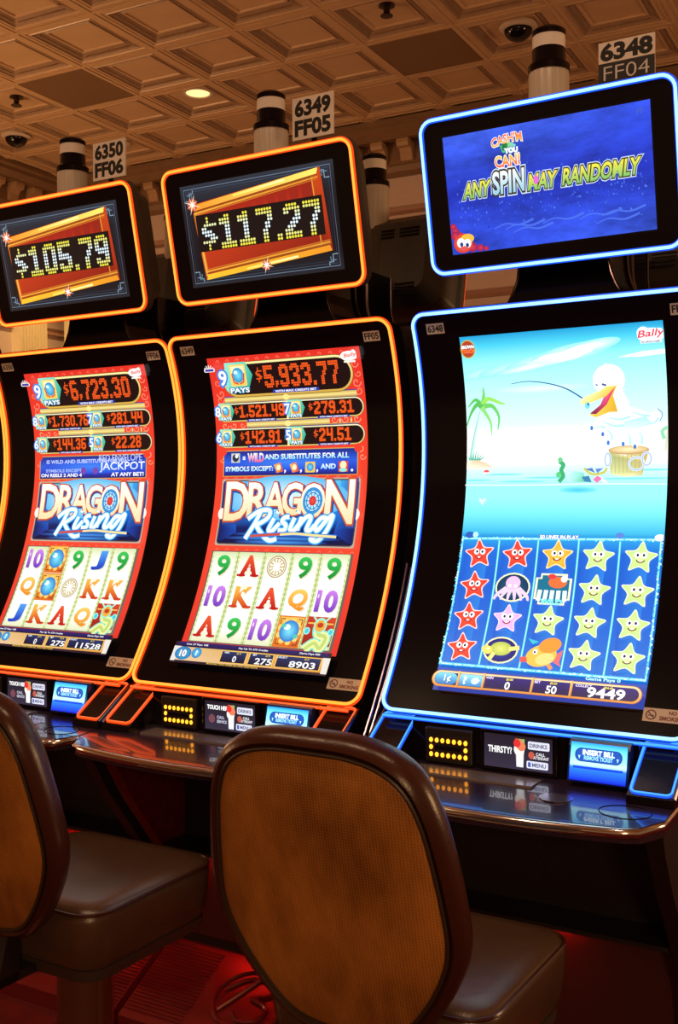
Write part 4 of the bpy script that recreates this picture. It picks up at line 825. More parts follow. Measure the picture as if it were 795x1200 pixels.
def reef_art():
    B = Art(TW, TH)                                         # water behind, its own object with a rippled glow
    N = 12
    def wc(a, b):
        base = (44, 76, 216); deep = (26, 46, 168); hi = (90, 136, 240)
        t = 0.5 + 0.5 * math.sin(3.1 * a + 1.0) * math.cos(2.3 * b); e = min(1, abs(b - 0.5) * 1.7)
        c = tuple(d + (x - d) * e for d, x in zip(deep, base)); return tuple(min(255, x + (h - x) * 0.35 * t * e) for x, h in zip(c, hi))
    B.lay = 1
    P = [[(i / N, j / N) for i in range(N + 1)] for j in range(N + 1)]
    for j in range(N):
        for i in range(N): q = [P[j][i], P[j][i + 1], P[j + 1][i + 1], P[j + 1][i]]; B.poly(q, [wc(*p) for p in q], up=False)
    A = Art(TW, TH); A.lay = 2
    for k in range(260):                                    # sparkling shoal
        a = random.uniform(0.05, 0.97); b = 0.60 + random.gauss(0, 0.12)
        if b < 0.2 or b > 0.92: continue
        r = random.uniform(0.0008, 0.0024); A.ell(a, b, r, r * 1.3, random.choice([(48, 84, 214), (76, 120, 236), (30, 54, 180), (60, 100, 226)]), n=5, up=False)
    for k in range(7):
        b = 0.86 + random.uniform(-0.06, 0.05); a = random.uniform(0.2, 0.9)
        A.line([(a - 0.1, b + 0.02), (a - 0.04, b - 0.01), (a + 0.03, b + 0.012), (a + 0.1, b - 0.02)], 0.005, (72, 110, 232), smooth=4, up=(k == 0), taper=(0.4, 1.0))
    yc, yb, ol, dk = (250, 236, 80), (130, 196, 110), (206, 226, 246), (60, 46, 20)
    def cap(body, a, b, h, w, c1=yc, c2=yb, sh=0.18, bold=0.03):
        A.text(body, a, b, h, ol, None, w, bold + 0.10, sh); A.text(body, a, b, h, dk, None, w, bold + 0.06, sh); A.text(body, a, b, h, c1, c2, w, bold, sh)
    cap('ANY', 0.155, 0.475, 0.032, 0.062); cap('MAY', 0.485, 0.485, 0.032, 0.062); cap('RANDOMLY', 0.762, 0.485, 0.033, 0.166); cap('SPIN', 0.318, 0.450, 0.047, 0.074, (246, 250, 252), (150, 205, 226), 0.05)
    A.ell(0.455, 0.47, 0.006, 0.010, (230, 110, 210))
    lr = (246, 96, 60)
    A.text("CASH'M", 0.325, 0.098, 0.019, WHT, None, 0.072, 0.08, rot=-0.08, arc=3.0); A.text("CASH'M", 0.325, 0.098, 0.019, lr, (250, 190, 90), 0.072, 0.03, rot=-0.08, arc=3.0)
    A.poly([(0.29, 0.15), (0.34, 0.13), (0.37, 0.16), (0.36, 0.215), (0.30, 0.21)], [(60, 190, 90), (150, 220, 140), (120, 220, 220), (80, 170, 220), (70, 190, 130)]); A.text('IF', 0.315, 0.165, 0.012, (30, 120, 60), bold=0.08); A.text('YOU', 0.345, 0.20, 0.010, WHT, bold=0.08, out=(40, 110, 170), ow=0.06)
    A.text('CAN!', 0.322, 0.282, 0.023, WHT, None, 0.058, 0.08, arc=-2.0); A.text('CAN!', 0.322, 0.282, 0.023, (250, 206, 90), lr, 0.058, 0.03, arc=-2.0)
    # little red and yellow reef fish and coral in the corner
    for a, b, r in ((0.01, 0.76, 0.008), (0.025, 0.80, 0.010), (0.01, 0.84, 0.011), (0.05, 0.83, 0.006), (0.11, 0.96, 0.012), (0.15, 0.975, 0.009), (0.18, 0.985, 0.006)): A.ell(max(a, r / TW), min(b, 1 - r / TH), r, r * 0.9, (216, 60, 90), edge=(150, 30, 80), n=12)
    A.ell(0.062, 0.91, 0.024, 0.022, (236, 120, 60), edge=(220, 60, 50)); A.ell(0.085, 0.875, 0.017, 0.011, (240, 190, 70)); A.ell(0.05, 0.905, 0.010, 0.011, WHT); A.ell(0.085, 0.915, 0.009, 0.010, WHT); A.ell(0.053, 0.92, 0.004, 0.005, (30, 60, 120)); A.ell(0.083, 0.93, 0.004, 0.005, (30, 60, 120)); A.ell(0.062, 0.955, 0.010, 0.005, (226, 90, 90))
    A.text('FF', 0.955, 0.075, 0.011, (60, 90, 205), bold=0.05)
    return B, A
# ------------------------------------------------------------------ slot machine
housing_mat = pmat('olive_black_housing', (0.060, 0.046, 0.034), 0.45, bump=(220, 0.15))
red_lit_trim = pmat('painted_red_glow', (0.085, 0.006, 0.006), 0.25, noise=(40, 0.5, 3))  # red lamp light on the left bracket, put into its colour
foot_mat = pmat('ribbed_foot_plate', (0.17, 0.016, 0.016), 0.30, metal=0.3)  # base colour carries the red light that falls on the plate
lens_mat = pmat('clear_ribbed_lens', (0.50, 0.42, 0.36), 0.30, noise=(18, 0.35, 2, (14, 14, 0.3)), spec=0.6)
white_lens = pmat('frosted_white_lens', (0.78, 0.70, 0.66), 0.35)
DECKZ = lambda y: 0.815 + (y + 0.235) * 0.045
def front_y(x):
    return -0.497 + 0.040 * (x / 0.35) ** 2
def deck_outline():
    pts = []
    R = 0.055
    for k in range(25):
        x = -0.351 + 0.702 * k / 24; y = front_y(x)
        d = 0.351 - abs(x)
        if d < R: y += R - math.sqrt(max(0.0, R * R - (R - d) ** 2))
        pts.append((x, y))
    ext = []
    for x, y in pts[:1]: ext.append((x, y))
    return pts
def sticker(A, name, x0, s0, rot, parent, mat=PRINT):
    c, q = math.cos(rot), math.sin(rot)
    return A.build(name, mat, lambda x, y, o: S(x0 + x * c - y * q, s0 + x * q + y * c, o + 0.0003), parent, step=0.02)
def small_tag(txt, w=0.047, h=0.026):
    A = Art(w, h); A.rect(0, 0, 1, 1, (208, 200, 190)); A.text(txt, 0.5, 0.5, h * 0.62, (24, 20, 22), w=w * 0.84, bold=0.03); return A
def no_smoking():
    A = Art(0.092, 0.030); A.rect(0, 0, 1, 1, (206, 190, 176))
    A.line([(0.0165 + 0.010 * math.cos(t), 0.015 + 0.010 * math.sin(t)) for t in [2 * math.pi * k / 20 for k in range(20)]], 0.0026, (96, 30, 28), norm=False, closed=True)
    A.line([(0.0098, 0.0085), (0.0232, 0.0215)], 0.0024, (96, 30, 28), norm=False); A.line([(0.010, 0.0165), (0.023, 0.0165)], 0.0022, (60, 30, 30), norm=False)
    A.text('NO', 0.66, 0.28, 0.0075, (120, 50, 44), bold=0.04); A.text('SMOKING', 0.66, 0.70, 0.0085, (120, 50, 44), w=0.052, bold=0.04); return A
def lcd_art(word):
    A = Art(0.155, 0.072); A.vgrad(0, 1, [(0, (34, 28, 40)), (1, (52, 46, 66))])
    if word == 'THIRSTY?': A.text(word, 0.235, 0.46, 0.0135, WHT, w=0.054, bold=0.035)
    else:
        A.text(word, 0.27, 0.22, 0.010, WHT, w=0.068, bold=0.05); A.ell(0.14, 0.62, 0.010, 0.011, (120, 70, 80)); A.text('CALL', 0.32, 0.55, 0.007, (200, 200, 220), bold=0.03); A.text('SERVICE', 0.34, 0.70, 0.007, (200, 200, 220), w=0.03, bold=0.03)
    A.poly([(0.46, 0.08), (0.60, 0.08), (0.58, 0.92), (0.48, 0.92)], [(220, 60, 50), (150, 190, 90), (240, 240, 240), (230, 236, 246)]); A.ell(0.52, 0.40, 0.012, 0.014, (250, 246, 235)); A.ell(0.55, 0.30, 0.010, 0.010, (240, 130, 90)); A.ell(0.49, 0.22, 0.008, 0.009, (230, 50, 50)); A.rect(0.485, 0.52, 0.575, 0.86, (244, 246, 250))
    A.rr(0.65, 0.12, 0.96, 0.36, 0.003, (226, 228, 244)); A.text('DRINKS', 0.80, 0.24, 0.008, (90, 90, 120), bold=0.03); A.ell(0.70, 0.53, 0.007, 0.008, (200, 90, 70)); A.text('CALL', 0.83, 0.48, 0.006, (230, 230, 235), bold=0.03); A.text('ATTENDANT', 0.84, 0.59, 0.006, (230, 230, 235), w=0.034, bold=0.03)
    A.rr(0.63, 0.70, 0.94, 0.92, 0.003, (226, 228, 250)); A.rect(0.65, 0.74, 0.69, 0.88, (70, 90, 170)); A.text('MENU', 0.81, 0.81, 0.008, (90, 90, 130), bold=0.03)
    return A
def bill_art():
    A = Art(0.118, 0.075)
    A.vgrad(0, 1, [(0, (30, 150, 250)), (0.12, (90, 200, 255)), (0.42, (150, 232, 255)), (0.56, (190, 245, 255)), (0.66, (40, 120, 250)), (1, (10, 30, 190))])
    A.rr(0.08, 0.14, 0.92, 0.50, 0.013, (14, 40, 120)); A.rr(0.095, 0.155, 0.905, 0.485, 0.012, (30, 80, 170)); A.text('INSERT BILL', 0.5, 0.25, 0.0095, (220, 245, 255), w=0.066, bold=0.05); A.text('REMOVE TICKET', 0.5, 0.39, 0.0075, (150, 215, 255), w=0.060, bold=0.04)
    for s_ in (-1, 1): A.poly([(0.5 + s_ * 0.36, 0.34), (0.5 + s_ * 0.32, 0.34), (0.5 + s_ * 0.34, 0.44)], (170, 225, 255))
    A.rect(0.06, 0.62, 0.94, 0.68, (16, 60, 210)); return A
BILL = attr_mat('lit_bill_bezel', True, 1.6)
led_mat = pmat('amber_led', (0.4, 0.2, 0.02), 0.4, emit=(1.0, 0.36, 0.02), estr=2.6)
kick_mat = pmat('red_kick_lamp', (0.3, 0.01, 0.01), 0.4, emit=(1.0, 0.02, 0.012), estr=44.0)

def make_machine(name, x, y0, colour, number, code, main_art, top_art, toff, lcd, sign_dark=False, sx=0.0, top_back=None, main_mat=PIC, top_mat=PIC, fins=False):
    root = empty(name, (x, y0, 0)); glow, core = NEON[colour]
    # --- curved display face
    N = 48; rows = []
    for k in range(N + 1):
        s = -0.007 + (SL + 0.014) * k / N; e = 0.3535; d = min(s + 0.007, SL + 0.007 - s); r = 0.037
        if d < r: e -= r - math.sqrt(max(0, r * r - (r - d) ** 2))
        rows.append((s, e))
    rings = []
    for s, e in rows:
        a = S(-e, s); b = S(e, s); bk = 0.055
        rings.append([a, b, Vector((e, b.y + bk, b.z)), Vector((-e, a.y + bk, a.z))])
    MB().loft(rings).build('face_plate', gloss_black, root, smooth=True)
    # body behind the face
    poly = [(prof(z) + 0.05, z + EYE) for z in [ZT - 0.01 + (ZB + 0.01 - ZT + 0.01) * k / 20 for k in range(21)]]
    poly = [(0.24, ZT - 0.01 + EYE)] + poly + [(-0.18, 0.84), (0.24, 0.84)]
    MB().prism(poly, -0.338, 0.338).build('cabinet', satin_black, root)
    path = [S(u, s, 0.002) for u, s in densify(rrect(-0.35, 0.35, 0.0, SL, 0.032), 0.03)]
    lt = MB().tube(path, 0.0060, closed=True, n=8).build('light_strip', glow, root, smooth=True)
    path = [S(u, s, 0.0065) for u, s in densify(rrect(-0.35, 0.35, 0.0, SL, 0.032), 0.03)]
    MB().tube(path, 0.0039, closed=True, n=8).build('light_core', core, lt, smooth=True)
    # display
    sc_rows = [[S(-0.240, 0.058 + 0.889 * k / 40, 0.0003), S(0.258, 0.058 + 0.889 * k / 40, 0.0003)] for k in range(41)]
    scr = MB().loft(sc_rows, closed=False, caps=False).build('display', screen_glass, root, smooth=True)
    main_art.build('picture', main_mat, main_fn, scr, step=0.0175)
    sticker(small_tag(number), 'number_tag', -0.317, 0.026, 0.0, root); sticker(small_tag(code, 0.047), 'code_tag', 0.270, 0.030, 0.0, root)
    sticker(no_smoking(), 'no_smoking_sticker', 0.252, 0.934, 0.0, root)
    # --- upper monitor
    def tring(inset, off): return [T(u + toff, s, off) for u, s in rrect(-0.296 + inset, 0.296 - inset, -0.006 + inset, 0.351 - inset, 0.034, 5)]
    tp = MB().loft([tring(0.0, 0.0), tring(0.0, -0.026), tring(0.012, -0.030), tring(0.03, -0.10), tring(0.07, -0.15)]).build('upper_monitor', housing_mat, root)
    MB().loft([tring(0.001, 0.002), tring(0.001, 0.0005)]).build('bezel', gloss_black, tp)
    pth = rrect(-0.29 + toff, 0.29 + toff, 0.0, 0.345, 0.030, 6)
    MB().tube([T(u, s, 0.0015) for u, s in pth], 0.0064, closed=True, n=8).build('light_strip', glow, tp, smooth=True)
    MB().tube([T(u, s, 0.0060) for u, s in pth], 0.0036, closed=True, n=8).build('light_core', core, tp, smooth=True)
    tfn = lambda px, py, o: T(-0.237 + toff + px, 0.042 + py, o + 0.0024)
    MB().loft([[T(u + toff, s, 0.0023) for u, s in rrect(-0.241, 0.241, 0.038, 0.309, 0.008, 4)], [T(u + toff, s, 0.001) for u, s in rrect(-0.241, 0.241, 0.038, 0.309, 0.008, 4)]]).build('screen', screen_glass, tp)
    if top_back: top_back.build('screen_water', WATER, tfn, tp)
    top_art.build('screen_picture', top_mat, tfn, tp)
    vents = MB()
    for s0, n_ in ((0.085, 3), (0.262, 4)):
        for k in range(n_):
            for c in range(5):
                xx = toff - 0.20 + 0.085 * c; s = s0 + 0.011 * k
                P = [T(xx, s, -0.1505), T(xx + 0.065, s, -0.1505), T(xx + 0.065, s + 0.005, -0.1505), T(xx, s + 0.005, -0.1505)]
                vents.loft([P, [p + Vector((0, 0.003, 0)) for p in P]])
    tag(vents.build('vent_slots', gloss_black, tp), kind='stuff')
    sp = MB(); sp.loft([[T(toff + u, s, -0.148) for u, s in rrect(-0.075, 0.075, 0.07, 0.30, 0.01, 2)], [T(toff + u, s, -0.185) for u, s in rrect(-0.045, 0.045, 0.09, 0.28, 0.01, 2)]])
    sp.build('rear_spine', housing_mat, tp)
    rib = MB()
    for k in range(14): s = 0.10 + 0.0125 * k; rib.loft([[T(toff + 0.052, s, -0.182), T(toff + 0.085, s, -0.15), T(toff + 0.085, s + 0.004, -0.15), T(toff + 0.052, s + 0.004, -0.182)], [T(toff + 0.056, s, -0.186), T(toff + 0.089, s, -0.154), T(toff + 0.089, s + 0.004, -0.154), T(toff + 0.056, s + 0.004, -0.186)]])
    tag(rib.build('cooling_ribs', satin_black, tp), kind='stuff')
    # --- neck with bright edges
    nk = []
    for k in range(9):
        t = k / 8; z = 1.845 + 0.22 * t; w = 0.105 + 0.055 * (1 - min(1, t * 1.6)) ** 2
        nk.append([(-w, 0.05, z), (w, 0.05, z), (w, 0.20, z), (-w, 0.20, z)])
    n_o = MB().loft(nk).build('neck', gloss_black, root)
    for s_ in (-1, 1):
        MB().tube([(s_ * (abs(r[1][0]) + 0.004), 0.20, r[0][2]) for r in nk], 0.0045, n=6).build('edge_trim', dark_chrome, n_o, smooth=True)
        MB().tube([(s_ * (abs(r[1][0]) + 0.002), 0.05, r[0][2]) for r in nk], 0.003, n=6).build('edge_trim', dark_chrome, n_o, smooth=True)
    # --- tower light
    c = (0.0, -0.045, 0.0)
    tw = MB().lathe([(0.046, 2.235), (0.046, 2.372), (0.044, 2.378)], c, 28).build('tower_light', lens_mat, root, smooth=True)
    MB().lathe([(0.0475, 2.372), (0.0475, 2.388), (0.040, 2.394), (0.038, 2.396), (0.038, 2.425), (0.036, 2.427)], c, 28).build('collar', gloss_black, tw, smooth=True)
    MB().lathe([(0.0375, 2.425), (0.0375, 2.455)], c, 28).build('white_band', white_lens, tw, smooth=True)
    MB().lathe([(0.0385, 2.454), (0.0385, 2.466), (0.030, 2.473), (0.012, 2.476)], c, 28).build('cap', gloss_black, tw, smooth=True)
    # --- number sign on a thin panel
    sh = 0.092 if sign_dark else 0.108; A = Art(0.124, sh)
    if sign_dark:
        A.rect(0, 0, 1, 0.5, (226, 214, 208)); A.rect(0, 0.5, 1, 1, (34, 30, 36)); A.text(number, 0.5, 0.25, 0.034, (16, 12, 14), w=0.110, bold=0.05); A.text(code, 0.5, 0.75, 0.032, (206, 200, 206), w=0.102, bold=-0.01)
    else:
        A.rect(0, 0, 1, 1, (226, 214, 208)); A.text(number, 0.5, 0.26, 0.038, (26, 20, 20), w=0.104, bold=0.047); A.text(code, 0.5, 0.73, 0.038, (26, 20, 20), w=0.104, bold=0.047)
    zt = 2.442 if not sign_dark else 2.412
    sg = MB().box(sx, sx + 0.124, -0.052, -0.048, zt - sh, zt).build('number_sign', white_lens, root)
    A.build('lettering', PRINT, lambda px, py, o: Vector((sx + px, -0.0525 - o, zt - py)), sg)
    MB().box(sx + 0.055, sx + 0.069, -0.047, -0.042, 2.23, zt - 0.02).build('sign_post', gloss_black, sg)
    # --- deck
    o = deck_outline(); top = o + [(0.351, -0.17), (-0.351, -0.17)]
    MB().loft([[(px, py, DECKZ(py)) for px, py in top], [(px, py, DECKZ(py) - 0.030) for px, py in top]]).build('deck', deck_mat, root)
    lip = [(-0.351, -0.30)] + [(-0.351, -0.36)] + o + [(0.351, -0.36), (0.351, -0.30)]
    MB().tube([(px * 0.980, py - 0.002, DECKZ(py) - 0.011) for px, py in lip], 0.0105, n=10, up=(0, 0, 1)).build('chrome_lip', chrome, root, smooth=True)
    for s_ in (-1, 1):
        wedge = [(-0.195, 0.912), (-0.328, 0.826), (-0.332, 0.812), (-0.195, 0.812)]
        sp_ = MB().prism(wedge, *(sorted((s_ * 0.258, s_ * 0.3505)))).build('speaker_panel', gloss_black, root)
        ny, nz = -0.543, 0.840
        def PF(u, t, off): return Vector((u, -0.195 + (-0.133) * t + ny * off, 0.912 - 0.086 * t + nz * off))
        lo, hi = sorted((s_ * 0.2635, s_ * 0.3445))
        loop = [(u, v / 0.158) for u, v in densify(rrect(lo, hi, 0.010, 0.150, 0.012, 4), 0.03)]
        MB().tube([PF(u, t, 0.001) for u, t in loop], 0.0042, closed=True, n=6).build('panel_light', glow, sp_, smooth=True)
        MB().tube([PF(u, t, 0.0038) for u, t in loop], 0.0026, closed=True, n=6).build('light_core', PANEL_GLOW[colour], sp_, smooth=True)
        MB().tube([(s_ * 0.3495, -0.192 - 0.137 * t, 0.915 - 0.087 * t) for t in [k / 6 for k in range(7)]], 0.005, n=6).build('edge_trim', dark_chrome, sp_, smooth=True)
    con = MB().box(-0.2575, 0.2575, -0.235, -0.172, 0.806, 0.912).build('console', gloss_black, root)
    ls = MB().tube([(-0.335, -0.232, 0.9075), (0.335, -0.232, 0.9075)], 0.0045, n=8).build('lower_light_strip', glow, root, smooth=True)
    MB().tube([(-0.335, -0.2355, 0.909), (0.335, -0.2355, 0.909)], 0.0026, n=8).build('light_core', PANEL_GLOW[colour], ls, smooth=True)
    # ticket printer with a ring of amber lamps
    tp_ = MB().box(-0.222, -0.106, -0.246, -0.234, 0.818, 0.896).build('ticket_printer', satin_black, root, bevel=0.004)
    leds = MB()
    spots = [(-0.206 + 0.0140 * k, z) for k in range(7) for z in (0.868, 0.836)] + [(-0.206, 0.852), (-0.122, 0.852)]
    for lx, lz in spots:
        leds.loft([[(lx + r * math.cos(t), -0.246 - d, lz + r * 1.25 * math.sin(t)) for t in [2 * math.pi * k / 8 for k in range(8)]] for r, d in ((0.0045, 0), (0.0042, 0.002), (0.0024, 0.0038))])
    tag(leds.build('amber_lamps', led_mat, tp_), kind='stuff')
    MB().box(-0.196, -0.132, -0.249, -0.245, 0.848, 0.856).build('ticket_slot', gloss_black, tp_)
    ld = MB().box(-0.088, 0.088, -0.245, -0.234, 0.817, 0.905).build('player_display', gloss_black, root, bevel=0.003)
    lcd.build('picture', PIC, lambda px, py, o_: Vector((-0.0775 + px, -0.2455 - o_, 0.898 - py)), ld)
    bl = MB(); bp_ = [(-0.234, 0.909), (-0.250, 0.906), (-0.258, 0.895), (-0.262, 0.862), (-0.268, 0.842), (-0.272, 0.824), (-0.234, 0.818)]
    bl.prism(bp_, 0.118, 0.246); bo = bl.build('bill_acceptor', pmat('blue_clear_plastic', (0.01, 0.03, 0.16), 0.2), root)
    def bill_fn(px, py, o_):
        z = 0.903 - py; yy = -0.252 - (0.903 - z) * 0.25
        return Vector((0.123 + px, yy - 0.0042 - o_, z))
    bill_art().build('lit_bezel', BILL, bill_fn, bo)
    # deck plates
    MB().box(-0.225, 0.06, -0.325, -0.262, 0.811, 0.8155).build('instruction_plate', pmat('brushed_plate', (0.42, 0.38, 0.42), 0.22, metal=0.7), root)
    ht = MB().lathe([(0.001, 0.0), (0.034, 0.0), (0.034, 0.0012), (0.001, 0.0014)], (0.126, -0.358, DECKZ(-0.358)), 28).build('round_sticker', pmat('holographic_foil', (0.55, 0.50, 0.62), 0.2, metal=0.9), root)
    MB().tube([(0.272 + 0.05 * math.cos(t), -0.385 + 0.038 * math.sin(t), DECKZ(-0.385 + 0.038 * math.sin(t)) + 0.0002) for t in [2 * math.pi * k / 32 for k in range(32)]], 0.0012, closed=True, n=6).build('cup_ring', gloss_black, root, smooth=True)
    MB().lathe([(0.013, 0.0), (0.013, 0.012), (0.007, 0.016), (0.001, 0.016)], (0, 0, 0), 16).build('lock', chrome, root, smooth=True).matrix_local = Matrix.Translation((0.315, -0.055, 0.60)) @ Matrix.Rotation(math.pi / 2, 4, 'X')
    # --- base, brackets, foot rest
    MB().box(-0.335, 0.335, -0.055, 0.24, 0.0, 0.842).build('base_cabinet', satin_black, root)
    MB().box(-0.30, 0.30, -0.063, -0.054, 0.20, 0.455).build('base_door', pmat('red_glow_panel', (0.05, 0.008, 0.008), 0.5), root, bevel=0.004)  # red glow of the kick lamp put into the door colour
    for s_ in (-1, 1):
        br = [(-0.055, 0.79), (-0.36, 0.785), (-0.33, 0.715), (-0.27, 0.62), (-0.20, 0.53), (-0.14, 0.45), (-0.10, 0.36), (-0.08, 0.22), (-0.055, 0.2)]
        MB().prism(br, *sorted((s_ * 0.30, s_ * 0.335))).build('deck_bracket', red_lit_trim if s_ < 0 else satin_black, root)
    ft = MB(); ft.prism([(-0.285, 0.0), (-0.285, 0.045), (-0.270, 0.055), (-0.055, 0.175), (-0.055, 0.0)], -0.345, 0.345)
    fo = ft.build('foot_rest', foot_mat, root)
    fy0, fz0, fy1, fz1 = -0.272, 0.0545, -0.060, 0.1725
    def FR(xx, t, off=0.0): return Vector((xx, fy0 + (fy1 - fy0) * t - 0.486 * off, fz0 + (fz1 - fz0) * t + 0.874 * off))
    ribs = MB()
    for k in range(22):
        t = 0.03 + 0.94 * k / 22
        def seg(x0, x1): ribs.loft([[FR(x0, t), FR(x1, t), FR(x1, t + 0.022), FR(x0, t + 0.022)], [FR(x0, t + 0.005, 0.003), FR(x1, t + 0.005, 0.003), FR(x1, t + 0.017, 0.003), FR(x0, t + 0.017, 0.003)]])
        seg(-0.34, -0.15); seg(0.15, 0.34)
    tag(ribs.build('grip_ribs', foot_mat, fo), kind='stuff')
    em = MB(); em.tube([FR(0.105 * math.cos(t), 0.5 + 0.36 * math.sin(t), 0.003) for t in [2 * math.pi * k / 36 for k in range(36)]], 0.006, closed=True, n=6)
    def FS(P, r): em.tube([FR(a, b, 0.003) for a, b in catmull(P, 5)], r, n=6)
    FS([(-0.075, 0.30), (-0.04, 0.52), (0.0, 0.78)], 0.006); FS([(-0.085, 0.55), (-0.03, 0.74), (0.035, 0.74), (0.05, 0.62), (0.0, 0.52)], 0.006); FS([(0.0, 0.52), (0.055, 0.46), (0.05, 0.30), (0.0, 0.24), (-0.03, 0.32)], 0.006)
    em.build('emblem', foot_mat, fo, smooth=True)
    MB().box(-0.298, 0.298, -0.165, -0.054, 0.462, 0.472).build('added_light_shield', satin_black, root)  # added shield, keeps the kick lamp off the seats and out of view
    MB().tube([(-0.28, -0.085, 0.448), (0.06, -0.085, 0.448)], 0.006, n=8).build('kick_light', kick_mat, root, smooth=True)
    if fins:
        for fx, zt_, e in ((-0.377, 1.245, -0.033), (-0.367, 1.235, -0.026)):
            zz = [zt_ + (0.83 - zt_) * k / 16 for k in range(17)]
            P = [(prof(z - EYE) + 0.045 + e, z) for z in zz] + [(0.12, 0.83), (0.12, zt_)]
            MB().prism(P, fx - 0.003, fx + 0.003).build('side_fin', gloss_black, root)
            MB().tube([(fx, prof(z - EYE) + 0.044 + e, z) for z in zz], 0.0040, n=6).build('fin_edge', pmat('violet_chrome', (0.50, 0.42, 0.62), 0.22, metal=1.0), root, smooth=True)
    return root
def copy_tree(o, parent=None, skip=()):
    c = o.copy(); COL.objects.link(c); c.parent = parent
    for ch in list(o.children):
        if ch.name.split('.')[0] in skip: continue
        copy_tree(ch, c, skip)
    return c
WATER = attr_mat('rippled_water_display', True, 1.0, noise=(6.0, 0.55, 1.9, (1.0, 2.0, 2.6)))
YM = 2.4534
m2 = make_machine('slot_machine', -1.640, YM, 'orange', '6349', 'FF05',
    dragon_art(('5,933.77', '1,521.49', '279.31', '142.91', '24.51'), (('9', 'A', 'coin', '9', '9'), ('10', 'K', 'A', 'Q', '10'), ('A', '9', '10', 'orb', 'dragon')), ('8903', 0.075), False),
    topper_dragon_art('117.27'), 0.020, lcd_art('TOUCH HERE'), sx=0.072)
tag(m2, 'orange-lit slot machine in the middle, number sign 6349, whole curved screen in view', 'slot machine', 'slot machines in the front row')
m1 = make_machine('slot_machine', -2.352, YM, 'orange', '6350', 'FF06',
    dragon_art(('6,723.30', '1,730.76', '281.44', '144.36', '22.28'), (('10', 'orb', '9', 'J', '9'), ('Q', 'orb', 'coin', 'K', 'K'), ('J', 'K', 'A', 'Q', 'dragon')), ('11528', 0.09), True),
    topper_dragon_art('105.79'), 0.033, lcd_art('TOUCH HERE'), sx=0.088)
tag(m1, 'orange-lit slot machine beside the left edge, $105.79 on its cropped upper screen', 'slot machine', 'slot machines in the front row')
reefB, reefA = reef_art()
m3 = make_machine('slot_machine', -0.8748, YM, 'blue', '6348', 'FF04', ocean_art(), reefA, 0.023, lcd_art('THIRSTY?'), sign_dark=True, sx=0.118, top_back=reefB, main_mat=PICB, fins=True)
tag(m3, 'blue-lit slot machine 6348 with a sea bird and starfish reels', 'slot machine', 'slot machines in the front row')
SK = ('number_sign', 'number_tag', 'code_tag')
m0 = copy_tree(m1, None, SK); m0.location.x = -2.352 - 0.712
tag(m0, 'slot machine cut off by the left edge, only its orange light rim showing', 'slot machine', 'slot machines in the front row')
BK = SK + ('side_fin', 'fin_edge')
for k, (bx, lab) in enumerate(((-0.895, 'rear of a black slot machine glimpsed under the blue-lit upper screen'), (-1.665, 'rear of a black slot machine with vents between the 6349 and 6348 screens'),
                               (-2.450, 'rear of a black slot machine glimpsed between the 6350 and 6349 screens'))):
    b = copy_tree(m2, None, BK); b.location = (bx, 2.97, 0); b.rotation_euler = (0, 0, math.pi)
    tag(b, lab, 'slot machine', 'slot machines in the row behind, seen from the back')

